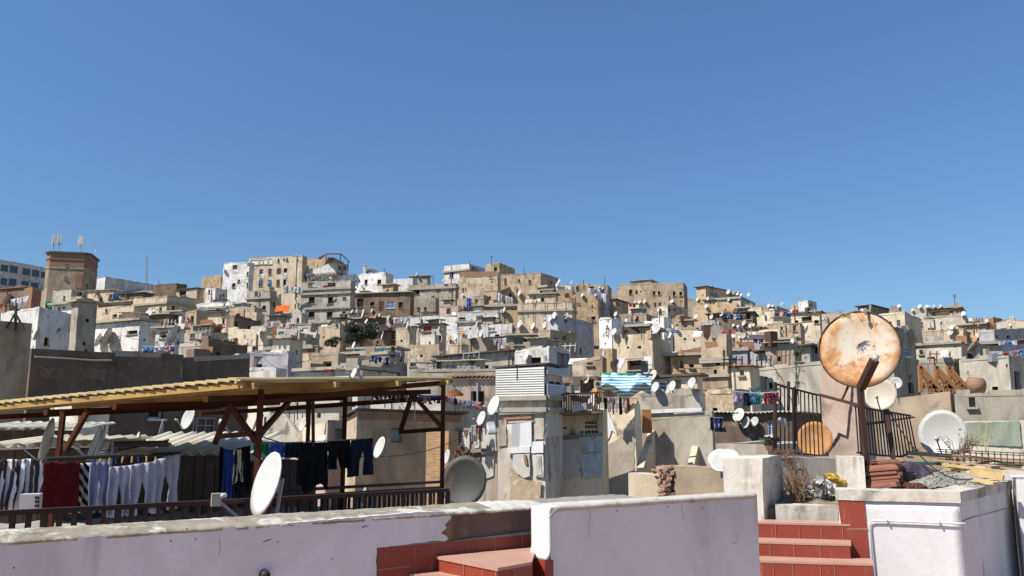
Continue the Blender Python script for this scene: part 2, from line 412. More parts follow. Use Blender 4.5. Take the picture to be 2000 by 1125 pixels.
            pb.f.append(tuple(ring_[0]+k for k in range(4))); pb.m.append(0); pb.f.append(tuple(ring_[-1]+3-k for k in range(4))); pb.m.append(0)
            pb.build('coping', cm, root, origin=Mp)
    if d > 34 and rnd.random() < .45 and wl > 2.5:
        pb = MB(); u = rnd.uniform(.3, wl-.3); c = Mp+a*u+outL*.10; pb.tube([Vector((c.x, c.y, zv-1)), Vector((c.x, c.y, zM+(zL-zM)*u/wl-.25))], .045+.0002*d, 6); pb.build('drain_pipe', M['galv'] if rnd.random() < .5 else M['rustsheet'], root, origin=c)
    if led:
        cb = MB(); pr = .07+.0012*d; hh = .05+.0009*d
        for y in led:
            z = P(xm, y, d).z
            for (ud, W, out) in ((a, wl, outL), (b, wr, outR)):
                c = Mp+ud*(W/2)+out*(pr/2); cb.box((c.x, c.y, z + (0.004 if out is outR else 0)), ud*(W/2+(pr if out is outL else 0)), out*(pr/2+.06), hh)
        cb.build('cornice', M['cement'], root, origin=Mp)
    return root
def houses(txt):
    for ln in txt.strip().splitlines():
        ln = ln.strip()
        if not ln or ln[0] == '#': continue
        f = [x.strip() for x in ln.split('|')]
        label, name, col = f[0], f[1], f[2]
        n = [float(x) for x in f[3].split()]
        kw = {}
        if len(n) > 5: kw['yaw'] = n[5]
        for tk in (f[4].split() if len(f) > 4 else []):
            k, v = tk.split('=')
            kw[k] = [float(x) for x in v.split(',')] if k == 'led' else (v if k in ('roof', 'cat') else float(v))
        ws = []
        for w in (f[5].split(';') if len(f) > 5 and f[5] else []):
            t = w.split(); ws.append((float(t[0]), float(t[1]), float(t[2]), float(t[3]), t[4] if len(t) > 4 else 'd'))
        house(label, name, col, n[:3], n[3], n[4], wins=ws, **kw)
houses("""
# ---- skyline and upper rows, tower side
long pale modern block with two rows of dark windows beside the brick tower|apartment_block|W|-75 -74 100 494 575 28|d=235 amp=.02|1 517 16 530 g;19 519 35 533 g;44 524 59 537 g;62 527 77 540 g;80 531 94 543 g;1 543 14 556 g;17 544 32 558 g;41 549 56 560 g;60 552 75 563 g
long white low building sloping away behind the brick tower|building|W|190 206 300 541 585 30|d=240 tr=556 amp=.03|
brown box house under a flat eave beneath the radio mast|house|B|300 345 366 553 590 25|d=205|
pale box house beneath the radio mast with a dark roof terrace|house|C|345 385 398 563 592 25|d=200 roof=d|352 568 364 577 d
ochre stepped house against the tall white stained tower house|house|O|395 438 446 537 585 20|d=212|
small white hut with a sloped brown side below the ochre stepped house|hut|W|402 421 444 562 592 25||407 566 411 573 d
tall white stained tower house with ragged top on the crest|tower_house|W|437 487 494 512 596 15|tl=514 d=205 amp=.2|455 518 464 526 k;482 530 487 538 d;481 551 486 560 d;453 553 459 561 d;482 513 486 517 d
large cream apartment block with three rows of windows on the crest|apartment_block|Y|486 591 600 499 590 14|d=208 tl=504|490 508 505 517 x;507 508 513 516 x;514 507 522 516 x;525 506 532 516 x;542 506 546 512 d;553 504 557 508 d;559 504 563 510 d;506 526 514 538 g;524 525 531 537 g;541 524 549 536 k;554 524 561 534 d;505 548 513 560 g;523 547 530 561 g;540 546 547 559 s;553 546 559 558 d;508 508 512 512 d
cream roof storey under the dark canopy on the crest|house|O|592 650 672 503 540 14|d=214|
white house with sloped parapet under the dark canopy on the crest|house|W|590 657 681 511 552 20|d=207 tl=530 led=533|620 513 645 520 d;661 519 666 527 g;671 519 676 527 g
white terrace house with two square windows and a chimney on the crest|house|W|660 754 768 532 592 20|d=203|712 546 718 555 d;737 546 745 555 d;693 547 696 550 d;700 547 703 550 d
far white plain house behind the grey green block|house|W|766 806 815 543 585 20|d=215|
grey green roof house on the skyline crest|house|G|800 835 838 539 565 15|d=218 roof=e|
grey green block with railed roof next to white skyline house|apartment_block|G|798 890 896 553 592 15|d=206 led=561|809 563 819 576 d;852 564 860 572 p;876 563 885 572 p
grey green lower house with two tiny windows|house|G|805 851 856 581 614 15||815 600 819 606 d;828 600 833 606 d
beige apartment house with two floors of square windows and a roof terrace|apartment_block|g|589 685 691 547 645 14|d=158 led=562,571,600,628|603 580 615 593 d;640 580 650 593 d;669 580 676 584 d;602 609 614 621 d;638 609 649 621 d;668 608 675 612 d;602 552 613 559 d;640 552 655 560 d
pale grey narrow house with lavender side by the orange awning|house|g|483 528 541 567 632 18|d=160 led=581|497 569 504 578 d;512 597 519 606 d;495 597 500 604 d;533 590 538 600 d
long low white house with two tiny windows left of the pale grey house|house|W|380 482 488 588 632 20|d=168 led=597|431 597 435 600 d;412 603 417 608 d
tan parapet house over the green cloth|house|T|448 498 507 600 640 18|d=148|462 612 469 618 d
small cream house beside the green cloth|house|C|392 449 455 610 640 18|d=150 roof=d|432 610 440 618 d
cream hut by the pale grey house foot|hut|Y|480 502 512 610 640 20|d=145|
white cottage below the orange awning with a blue door|house|w|545 589 596 611 652 16|d=145|558 621 561 625 d;563 621 566 625 d;579 621 584 630 d
brown weathered row house with dark doorways beside the beige apartment house|house|B|690 802 808 571 632 12|d=170 roof=e|723 590 731 598 d;754 589 771 602 b;741 589 750 608 k;778 590 786 602 d;697 583 709 600 d
small brown hut on the brown row house roof|hut|O|746 768 774 556 580 20|d=172 roof=e|755 565 759 570 d
# ---- upper rows, middle
white skyline house with a tall open window|house|W|867 917 947 515 575 30|d=210 led=526 tl=520|878 531 885 543 d;897 530 905 535 d;922 521 928 529 d
tan tower house with one window on the skyline|tower_house|T|949 976 1006 513 560 35|d=206 tr=526|966 522 971 530 d
long cream wall house with a brick topped parapet on the crest|house|C|897 972 978 530 590 12|d=198 tl=541|955 536 962 543 w;903 562 906 570 d;908 561 910 566 d;981 540 985 548 d
tan skyline house running to a dark brick end|house|T|972 1056 1090 533 592 18|d=200 tl=537 tr=543|985 544 990 555 s;1032 547 1037 555 s;1012 545 1016 551 d
ochre hut with a single brown window mid slope|hut|O|938 970 978 567 610 15|d=178|951 579 959 587 k
low ochre wall house with arched vents under the ochre hut|house|O|898 1012 1018 594 640 12|d=160 led=596|950 600 952 603 v;953 600 955 603 v;957 600 959 603 v;1000 603 1002 606 v;1004 603 1006 606 v;1007 603 1009 606 v
tan house below the skyline with a striped tarp over its corner|house|T|893 945 955 582 640 20|d=165|928 583 934 592 k
long beige blank wall house with thin poles in front|house|C|1011 1118 1124 589 645 12|d=150 led=605|1030 605 1035 609 d;1050 605 1054 609 d;1104 602 1108 606 d;1120 600 1123 604 d
pale hut with two dark windows above the beige wall|hut|Y|1034 1085 1090 574 605 14|d=158 roof=e|1042 582 1049 590 d;1056 582 1063 590 d
ochre hut with a white door band on the crest|hut|O|1049 1068 1092 556 590 30|d=182 led=559|1078 563 1084 572 d
ochre house with white parapet and brown window mid crest|house|O|1085 1117 1124 565 605 15|d=165|1103 573 1112 582 k
white parapet hut on the crest beside the poles|hut|W|1086 1115 1122 559 585 15|d=172|
tan skyline house with terrace washing|house|T|1116 1186 1194 556 600 16|d=185 tl=557|1125 559 1131 566 d;1150 560 1160 567 d
tan house with two slanting shadows on its wall|house|O|1118 1168 1180 575 630 16|d=160|1130 592 1133 595 d;1155 595 1158 599 d
lilac narrow house with shuttered window near skyline|house|L|1166 1183 1193 577 625 25|d=163|1169 586 1174 596 b
long white low house on the middle slope|house|W|798 894 898 616 652 10|d=148 tl=619|
pink stained hut with one brown window over the white houses|hut|P|858 895 902 597 640 15|d=155|872 602 880 613 k
white house with red window panel mid slope|house|W|893 973 978 608 660 12|d=142 led=627|930 624 940 635 r;896 620 909 624 d;930 616 944 620 d
white courtyard wall house under the red window house|house|W|925 1000 1006 634 668 12|d=135|955 640 968 646 w
cream shack with a red panelled balcony|house|C|818 863 872 633 672 14|d=128 roof=d|827 637 843 648 r;826 655 850 669 w;856 655 862 668 d
cream cottage with a dark window left of the red balcony shack|house|C|760 818 823 645 690 14|d=122|801 662 806 670 d
lavender grey block with a big blank side|house|L|1083 1090 1159 613 692 40|d=112 tr=632|1103 614 1109 628 d
white tower house with tiny slit window|tower_house|W|1173 1194 1215 621 690 40|d=110|1184 635 1187 640 d
tan ruin wall house in front of the lavender block|house|T|1065 1074 1126 644 700 40|d=96|1098 656 1106 664 d;1080 660 1090 668 d
tan house with glazed bay and sooty corner|house|T|994 1066 1075 655 710 12|d=100 roof=e|1003 659 1022 674 g;1023 660 1030 668 k;963 660 972 675 d
shack with a slanted grey roof and flowered curtain|shack|w|960 1003 1012 658 700 14|d=104 tl=661 roof=d|963 661 973 680 p;975 661 985 680 x
# ---- upper rows, right
big tan windowed block on the skyline crest|apartment_block|T|1206 1335 1342 552 625 18|d=175 tl=556|1229 566 1235 576 d;1241 567 1246 575 k;1275 569 1280 576 d;1285 569 1290 576 d;1314 570 1319 578 d;1327 570 1332 578 d;1277 591 1282 600 k;1286 591 1291 599 k;1306 579 1309 583 d
thin roof shed on top of the big tan block|shed|C|1232 1270 1290 547 560 30|d=186 roof=c|
tan house with laundry window beside the big tan block|house|T|1186 1202 1226 585 625 30|d=165 roof=d|1203 587 1210 596 d;1217 588 1228 594 w
cream cube house below the big tan block|house|Y|1236 1248 1262 595 630 30|d=162|
tan long low house below the big tan block|house|T|1200 1262 1296 612 640 25|d=140|1218 620 1226 628 x;1240 618 1247 626 d
white and grey roof hut with railing on the middle slope|hut|g|1296 1304 1343 596 625 45|d=158|1300 600 1311 608 d;1314 602 1320 607 d
tan lower part house under the roof hut|house|T|1314 1338 1352 616 660 30|d=138|
ochre house with brown canopy on the right crest|house|O|1364 1378 1425 560 600 45|d=172 roof=d|1386 570 1402 580 w
pale terrace house with dishes along its parapet|house|g|1375 1446 1472 580 625 30|d=165 led=581|
white corner house with one tall window under the dish parapet|house|W|1445 1450 1471 584 620 45|d=168|1455 590 1463 602 d
long tan house with stained parapet under the terrace house|house|O|1352 1439 1447 592 640 22|d=155|1415 603 1419 606 d;1433 602 1437 605 d;1385 608 1388 611 d
cream wall house right of the stained parapet house|house|Y|1446 1486 1490 600 640 25|d=158|
cream house with blue sheeted roof terrace|house|Y|1487 1512 1546 605 645 35|d=150|
pale grey roof house on the skyline above blue sheet|house|g|1488 1517 1550 597 625 35|d=162|
white little tower with green window on the right skyline|tower_house|W|1573 1578 1594 587 612 45|d=178|1580 593 1587 600 p
grey skyline shed beside the white little tower|shed|g|1545 1574 1580 593 612 30|d=180|
cream house with shaded porch below the white little tower|house|Y|1544 1600 1640 609 660 30|d=140 roof=e|1566 618 1585 627 d;1590 625 1602 632 d
dark laundry terrace house with wooden screen|house|D|1382 1470 1478 610 640 22|d=142 roof=d|1414 612 1428 619 b;1432 612 1448 620 b;1457 612 1466 624 d
brown stone house with two small windows|house|S|1498 1563 1570 630 675 24|d=118|1524 638 1529 645 d;1549 637 1556 647 s;1508 647 1527 654 s
white shed roof house on the middle slope|house|W|1197 1215 1310 628 660 50|d=130 tr=632|
white house with sunlit gable and poles|house|W|1290 1297 1312 620 650 40|d=128|
small white house with slit window among dishes|house|w|1380 1396 1400 626 650 25|d=134|1392 632 1396 639 d
cream wall house below the brown stone house|house|C|1435 1505 1570 647 690 25|d=104|
tan house behind the brick gable|house|C|1316 1365 1372 640 670 20|d=112|
blue roofed shed on the tan tower|shed|w|1365 1400 1403 640 655 20|d=104 roof=e|
# ---- right hand slope
brown skyline hut behind the rusty dish|hut|T|1693 1700 1762 597 640 45|d=140 roof=d|1715 606 1735 617 p
cream house with two shutters behind the rusty dish|house|Y|1716 1766 1798 610 665 38|d=104|1735 628 1743 640 g;1752 625 1759 638 g
grey plaster tower wall on the right skyline|tower_house|g|1794 1808 1812 600 650 30|d=125|
skyline house with a shaded long porch and dishes on top|house|T|1807 1874 1880 601 630 32|d=128 roof=e|1820 610 1835 617 d;1840 611 1858 618 x;1860 610 1866 616 w
large pale cement block below the porch house|house|g|1802 1884 1894 615 665 33|d=116|
tan sloping roof house on the right skyline|house|T|1892 1945 1960 625 660 32|d=130|
brick gable house on the right skyline|house|R|1920 1940 1962 619 650 45|d=128 tl=627|
grey gable wall house on the right skyline|house|g|1944 1980 1986 617 655 32|d=124 tl=632|
pale low house at the end of the right skyline|house|C|1975 2010 2030 627 665 32|d=118|
orange walled house with sagging roofs under the skyline|house|O|1876 1925 1942 634 680 35|d=98 roof=e|
dark stained house below the right skyline gables|house|L|1938 1941 2030 645 690 55|d=92 tr=640|1944 654 1950 662 d;1966 655 1974 662 d
tan stepped terraces house under the cement block|house|T|1800 1880 1895 641 690 35|d=92|1798 634 1803 643 d
grey narrow house with a blue shuttered window|house|G|1728 1740 1785 640 790 50|d=70|1766 678 1777 696 b;1774 748 1785 769 d
pale cement house with balcony and small square window|house|g|1786 1875 1916 667 720 42|d=72 led=668|1796 683 1803 692 d;1889 682 1909 701 d;1862 676 1865 679 v
blotchy grey house behind the wooden trusses|house|G|1792 1862 1880 703 780 40|d=56|
large blotchy cement house with a door on its shaded side|house|g|1874 1968 2020 694 785 45|d=54 tl=703|1981 725 1993 761 d;1963 711 1966 718 v
rough stone parapet house in front of the trusses|house|T|1744 1855 1869 765 850 38|d=36 tl=778|
grey stained parapet house with one dark window|house|G|1862 2010 2030 765 850 34|d=34|1892 776 1905 795 d;1849 771 1862 795 d
green plaster ruin wall with rubble|house|g|1880 2020 2040 822 900 32|d=24 amp=.06|
pink plastered pier of broken stone behind the big rusty dish|wall_pier|P|1604 1664 1692 613 905 40|d=12.5 amp=.05 thin=.3|
# ---- middle rows, right
tall stained house with an open shuttered window and grey shaded side|house|C|1198 1274 1310 652 760 40|d=62 tl=654 tr=672|1226 704 1253 723 d;1224 677 1229 681 v;1245 676 1252 681 v
white lean house beside the tall stained house|house|W|1175 1207 1215 689 745 20|d=66|
tan weathered tower with ledges and a brick patch|tower_house|T|1369 1419 1426 653 770 34|d=60 tl=650 led=700,705,733|1413 684 1418 697 k
brick topped white house beside the weathered tower|house|W|1309 1369 1376 676 715 20|d=64 tl=688|
low tan house with two small square windows|house|O|1309 1372 1376 695 740 22|d=62 roof=e|1328 705 1333 720 d;1347 710 1355 718 d
lavender blue painted box house|house|L|1419 1459 1464 678 730 26|d=68 led=682|
lavender grey wall house behind the blue box|house|L|1455 1550 1560 667 735 26|d=73 tl=666|1459 688 1463 700 d
pale house with two brown shuttered windows|house|w|1481 1580 1586 675 725 25|d=66 tl=689 roof=d|1505 696 1519 711 s;1551 688 1566 706 s
lilac end house beside the brown shuttered windows|house|L|1576 1600 1606 668 720 30|d=68|1592 670 1602 690 k
square hut with red brick eaves and one window|hut|Y|1428 1465 1483 717 760 38|d=50 roof=t|1445 722 1454 733 d
large blank pale wall house on the right slope|house|g|1478 1610 1640 706 800 28|d=50 tl=720|1503 747 1510 765 d;1552 745 1563 757 p
rubble stone wall house with a sloping shoulder|house|S|1374 1432 1465 763 812 34|d=46|
dark dwelling under a white roof edge with railed balcony|house|D|1380 1550 1620 808 905 30|d=36 roof=c|1384 812 1410 830 b;1500 822 1515 850 b
pale low yard wall house with flower pot|house|g|1398 1500 1600 868 930 30|d=27|
grey terrace box with pale render lines and dish shadows|house|g|1248 1366 1378 766 812 24|d=38|
large smooth grey house wall with buttresses|house|G|1176 1390 1394 803 985 22|d=33 tl=822 amp=.03|
peeling cream wall house carrying the laundry under the striped awning|house|Y|1168 1240 1252 788 985 24|d=32.0 thin=.5|
cream shack with blue sheet behind the striped awning|shack|C|1256 1362 1372 735 780 24|d=44 roof=d tl=742|1270 740 1304 765 b;1318 738 1330 758 d
tan house with a slanted timber porch|house|T|1118 1176 1182 697 750 22|d=58 tl=708|1146 700 1158 713 d
grey green house with tall corner under the porch|house|O|1180 1196 1202 680 750 25|d=60|
grey shutter wall house beside the balcony|house|D|1096 1168 1176 735 830 20|d=37|1100 748 1113 768 p;1116 752 1132 768 x;1134 738 1160 770 d
# ---- middle rows
grey green long shed with slanting eave|shed|g|853 1007 1012 685 735 12|d=74 tl=699 roof=d|936 713 954 720 d;1000 688 1006 718 p
white wall house with slanted sunlit flank|house|W|1005 1072 1115 677 735 30|d=72 tl=686|1035 698 1057 712 d;1088 690 1112 715 p
cream stone ruin wall with bushes|house|S|796 858 864 672 712 14|d=92|
tan parapet houses row above the green shed|house|T|900 950 972 660 700 20|d=98|
cream rubble house with fallen plaster|house|C|886 902 912 672 700 25|d=92|
house under a collapsed clay tile roof with a pink wall|house|P|884 972 978 738 800 10|d=46 roof=t|
low stained stone wall house with the collapsed tile edge|house|G|800 972 978 720 760 10|d=52|
dark roofed shack among white dishes|shack|B|852 904 908 706 735 12|d=68 roof=d|856 712 866 720 d
white low terrace house behind the pergola|house|w|796 852 858 704 735 14|d=70|800 709 812 716 d
balcony house with a line of colourful washing|house|g|724 862 970 777 860 16|d=38 tl=786 tr=803|790 776 794 782 v
olive rendered house with a red brick band and shuttered window|house|T|676 698 904 804 900 48|d=27 tl=818 tr=810 roof=d|762 836 788 865 p
red brick ruin with crumbled plaster and green cloth|house|P|580 640 690 818 900 30|d=28 tl=830 amp=.12|652 842 668 858 p
grey cement wall house with a ledge behind the pergola|house|g|530 665 690 748 860 20|d=44 led=791|
small orange brick wall with perforated foot|house|k|833 876 886 844 905 20|d=25.5|
peeling pale wall house with dripping black stains|house|w|874 973 984 836 985 24|d=29.0 thin=.5|
pale tower house with a slatted upper cabin|tower_house|w|972 1064 1098 715 985 26|d=28 amp=.03 tl=722 led=777,800 roof=d|1073 745 1084 766 k;1085 746 1095 766 k;1074 818 1085 840 k
house wall with rows of pierced holes under the balcony|house|Y|1060 1178 1186 800 985 14|d=30|1088 836 1091 840 v;1096 834 1099 838 v;1103 834 1105 838 v;1145 823 1147 828 v;1151 823 1153 828 v;1157 823 1159 828 v;1163 823 1165 828 v;1145 831 1147 836 v;1151 831 1153 836 v;1157 831 1159 836 v;1164 831 1166 836 v;1136 842 1138 846 v;1144 842 1147 847 v;1151 841 1153 846 v;1158 841 1160 846 v;1165 841 1167 846 v
# ---- middle rows, tower side
lavender box house with one small dark window|house|L|485 564 572 690 745 16|d=58 tl=686|500 711 511 720 d
small white box house on the pergola edge|house|W|483 539 560 718 760 22|d=50|
tan ruined house with brick patches and white window|house|C|520 610 626 676 740 18|d=66 led=678|545 685 565 695 n;575 690 586 697 d;608 700 613 706 d
tan cottage with a dark doorway and red cloth|house|T|608 662 668 690 745 18|d=62|632 706 648 723 d
yellow cottage with blue shutter and grey roof|house|Y|658 720 752 692 740 30|d=64 roof=e|701 699 710 712 b;670 702 680 714 b
stained terrace wall below the yellow cottage|house|G|665 754 795 707 745 25|d=58|
pale shed with teal scalloped awning|shed|g|688 770 790 682 730 16|d=74 roof=e|779 686 789 707 d
concrete balustrade roof house behind the pergola|house|W|582 700 776 722 770 30|d=52 roof=e|
grey stone house with dark long side wall|house|G|515 546 625 650 690 42|d=84 led=676|
cream house with two door windows above the dark wall|house|Y|446 516 548 648 700 26|d=84 tl=640|437 653 443 665 k;455 660 463 668 d
dark purple brown house with crenellated wall|house|B|443 458 510 617 665 40|d=112 tr=628|485 637 491 643 d;460 628 465 640 d
cream laundry terrace house with a pale blue door|house|Y|508 608 618 632 662 14|d=118|590 640 602 653 x;572 645 580 651 d
tan yard house beside the tree|house|T|624 664 740 634 680 40|d=112 tr=630|676 627 685 638 d
white balcony house with a plant below it|house|W|638 662 666 636 676 22|d=114|640 637 648 643 d
brown long wall house behind the tree|house|B|664 760 768 621 660 18|d=122 roof=e|676 627 685 637 d;733 632 737 638 d;752 634 756 640 d
maroon hut with hanging rugs|hut|P|755 785 790 621 650 16|d=118|763 622 780 635 r
red brick hut with green shuttered window|hut|R|752 784 790 641 675 18|d=110 roof=t|764 652 776 663 w
dark open workshop beside the tree|shed|D|730 754 758 646 680 16|d=108 roof=d|
cream block house near the white dishes|house|C|784 800 806 640 690 20|d=106|
# ---- tower side slope
brown wall house with rusty sheets at the edge|house|B|-40 50 66 562 610 20|d=190 roof=r|
rust red shed beside the brown wall house|shed|R|48 64 80 562 600 25|d=186|
cement hut in front of the brick tower base|hut|g|104 140 172 566 600 25|d=192|150 570 160 577 d
yellow corrugated roof shed beside the brick tower|shed|C|172 222 228 566 592 15|d=188 roof=c|
tan boxes house with dark opening and two blue barrels|house|T|190 262 300 586 630 22|d=172|192 588 262 598 d;222 576 232 583 d
cream house with dark stained side wall and ledge|house|C|262 327 384 578 640 26|d=150 tr=583 led=591|296 602 303 609 x;302 603 304 608 d;311 600 316 607 d
sooty roof terrace wall under the tower|house|D|215 280 300 572 600 20|d=180 roof=d|
cream house with balcony openings mid left slope|house|C|190 262 290 598 640 22|d=146|220 614 228 619 d;232 615 242 619 d;205 604 210 610 d
white gable house with stained dark side|house|W|186 273 308 626 690 28|d=96 roof=e|248 647 268 651 d
brown shed roof house on the left slope|shed|B|272 330 345 614 645 18|d=125 roof=e|
white roof hut with pale blue wall|hut|W|326 355 366 609 645 20|d=130 roof=e|338 614 344 622 x
ochre hut with a black doorway|hut|O|364 384 402 606 645 28|d=125 tl=610|372 617 378 631 d
cream house with small windows above dark wall|house|Y|330 402 450 646 690 26|d=98 tl=655|371 651 381 660 d;394 647 401 656 d
white gabled shed with an open front|shed|W|305 340 352 641 675 20|d=90 roof=e|311 648 330 660 d
white long house with stained lavender side wall|house|W|4 77 158 600 700 36|d=84 tr=617|87 659 96 675 d;137 652 152 676 p;84 684 86 686 v
grey stained tower house with flat slab roof|tower_house|G|150 154 191 590 700 40|d=80 roof=e|
small white hut with dark door under the slab|hut|W|105 152 158 594 625 22|d=88 roof=e|113 594 119 608 d;122 594 128 604 p
brown grey big wall house with tripod on top|house|T|-190 -180 66 612 860 45|d=24 amp=.05|
dark sooty house wall with pale pipe along its top|house|D|57 62 226 681 860 42|d=30 tr=688|
dark sooty house with grilled window and tall blank wall|house|D|205 212 358 688 880 36|d=32.7 tr=692|292 791 320 818 n;382 814 420 855 g
black painted wall house with curved parapet|house|D|344 350 490 700 890 34|d=35.6 tr=694|382 815 420 855 g
grey shed with tall wooden shutters by the dark wall|shed|G|58 78 170 754 860 40|d=31 roof=d|62 762 70 790 d;84 763 120 786 p;125 763 160 786 p
white corner wall house beneath the wooden shed|house|w|100 156 216 787 890 40|d=28 tr=790|
dark purple house beyond the sooty wall|house|B|398 408 484 660 720 42|d=72 tr=676|422 688 429 703 d
grey sloped roof wall house by the black parapet|house|G|430 485 492 690 740 18|d=60 tl=705|
brown plank fence house on the slope|house|B|374 380 410 680 720 40|d=68|
white low houses strip above dark wall|house|w|350 402 412 672 720 26|d=78|
""")
# ------------------------------------------------------------------ dishes, cloth, helpers for single things
DISH_N = Vector((-.80, -.50, .33)).normalized()
def dish(label, c, r, mat='dish', n=None, drop=None, detail=2, base=None, group='satellite dishes on the roofs', arm=True, depth=.2):
    c = Vector(c); n = (n or DISH_N).normalized()
    up = Vector((0,0,1)); dn = (-up+n*up.dot(n)).normalized(); sd = n.cross(dn).normalized()
    sg = 20 if detail > 1 else 14; rg = 5 if detail > 1 else 2
    mb = MB()
    def pt(q, t, off): return c+(sd*math.cos(t)+dn*math.sin(t)*1.06)*(r*q)-n*(depth*r*(1-q*q)+off)
    th = .012 if detail > 1 else .02
    for off, flip in ((0, False), (th, True)):
        b0 = len(mb.v); mb.v.append(tuple(pt(0, 0, off)))
        for k in range(1, rg+1): mb.v += [tuple(pt(k/rg, 2*math.pi*j/sg, off)) for j in range(sg)]
        for j in range(sg):
            j2 = (j+1) % sg; f = (b0, b0+1+j, b0+1+j2); mb.f.append(f[::-1] if flip else f); mb.m.append(0)
            for k in range(rg-1):
                f = (b0+1+k*sg+j, b0+1+(k+1)*sg+j, b0+1+(k+1)*sg+j2, b0+1+k*sg+j2); mb.f.append(f[::-1] if flip else f); mb.m.append(0)
        if off == 0: r0 = b0+1+(rg-1)*sg
        else: r1 = b0+1+(rg-1)*sg
    for j in range(sg):
        j2 = (j+1) % sg; mb.f.append((r0+j, r1+j, r1+j2, r0+j2)); mb.m.append(0)
    back = c-n*(depth*r+.03)
    bot = Vector(base) if base is not None else Vector((back.x, back.y, c.z-(drop or r*1.7)))
    foot = Vector((back.x-n.x*.12*r-n.x*.06, back.y-n.y*.12*r-n.y*.06, back.z))
    rm = max(.016, r*.045)
    armp = MB(); lnb = c+n*(r*1.0)+dn*(r*.45); rim = c+dn*(r*1.03)
    armp.bar(rim, lnb, max(.015, r*.05)); 
    lm = MB(); lm.tube([lnb-n*(-.02), lnb-n*(r*.22)], r*.09, 8)
    mm = MB(); mm.tube([bot if base is not None else Vector((foot.x, foot.y, bot.z)), foot+Vector((0,0,.05))], rm, 6)
    mm.box(back-n*.02, sd*r*.16, dn*r*.2, n*.03)
    if detail > 1:
        root = empty('satellite_dish', (foot.x, foot.y, bot.z)); tag(root, label, 'satellite dish', group)
        mb.build('reflector', M[mat], root, True, c); mm.build('mast', M['galv'] if mat != 'dishrust' else M['iron'], root, False, foot)
        if arm:
            a = armp.build('feed_arm', M['galv'], root, False, rim); lm.build('receiver', M['dish'], a, True, lnb)
        return root
    for src in ([armp, mm] if arm else [mm]):
        o = len(mb.v); mb.v += src.v; mb.f += [tuple(i+o for i in f) for f in src.f]; mb.m += [1]*len(src.f)
    o_ = mb.build('satellite_dish', [M[mat], M['galv']], None, False, (foot.x, foot.y, bot.z))
    return tag(o_, label, 'satellite dish', group)

CL = {}
def cloth_mat(name, c, c2=None, kind=None, s=8, rough=.9):
    m, N, L, B = new_mat(name); B.inputs["Roughness"].default_value = rough; B.inputs["Specular IOR Level"].default_value = .15
    tc = N.new("ShaderNodeTexCoord"); v = tc.outputs["UV"] if kind else tc.outputs["Object"]
    if kind == 'stripe' or kind == 'zebra':
        wv = N.new("ShaderNodeTexWave"); L.new(tc.outputs["Object"], wv.inputs[0]); wv.inputs["Scale"].default_value = s
        wv.bands_direction = 'Z' if kind == 'stripe' else 'DIAGONAL'
        wv.inputs["Distortion"].default_value = .6; wv.inputs["Detail"].default_value = 1
        col = mixc(N, L, ramp(N, L, wv.outputs["Fac"], .42, .56), c, c2)
    elif kind == 'vstripe':
        wv = N.new("ShaderNodeTexWave"); L.new(tc.outputs["Object"], wv.inputs[0]); wv.inputs["Scale"].default_value = s
        wv.bands_direction = 'X'; wv.inputs["Distortion"].default_value = 2.2; wv.inputs["Detail"].default_value = 1; wv.inputs["Detail Scale"].default_value = .6
        col = mixc(N, L, ramp(N, L, wv.outputs["Fac"], .45, .55), c, c2)
    elif kind == 'flower':
        vo = N.new("ShaderNodeTexVoronoi"); L.new(tc.outputs["Object"], vo.inputs[0]); vo.inputs["Scale"].default_value = s
        col = mixc(N, L, ramp(N, L, vo.outputs["Distance"], .3, .36), c2, c)
    else:
        a = nz(N, L, tc.outputs["Object"], 6, 4, .6); col = mixc(N, L, ramp(N, L, a, .3, .7), tuple(x*.85 for x in c), c)
    L.new(col, B.inputs["Base Color"]); return m
for nme, c in dict(white=(.68,.67,.68), black=(.008,.008,.009), navy=(.014,.018,.035), blue=(.02,.05,.22), sky=(.10,.26,.48), red=(.38,.03,.03), pink=(.52,.22,.27),
                   green=(.02,.22,.09), lilac=(.30,.26,.38), grey=(.25,.25,.25), cream=(.56,.50,.40), maroon=(.14,.03,.06), teal=(.06,.27,.30), orange=(.62,.12,.02), purple=(.10,.05,.16), brown=(.10,.06,.045), palegrey=(.38,.37,.43), bluegrey=(.20,.22,.33), wine=(.085,.007,.008)).items():
    CL[nme] = cloth_mat(nme+"_cloth", c)
CL['floral'] = cloth_mat("floral_cloth", (.45,.38,.44), (.20,.12,.25), 'flower', 9)
CL['bluefloral'] = cloth_mat("blue_floral_cloth", (.04,.11,.40), (.25,.40,.62), 'flower', 10)
CL['tarpstripe'] = cloth_mat("striped_tarp", (.60,.66,.67), (.06,.27,.44), 'stripe', 2.9, .5)
CL['zebra'] = cloth_mat("zebra_cloth", (.50,.47,.42), (.015,.013,.013), 'zebra', 5.5)
CL['blind'] = cloth_mat("wavy_striped_blind", (.75,.74,.72), (.085,.055,.055), 'vstripe', 4.2)
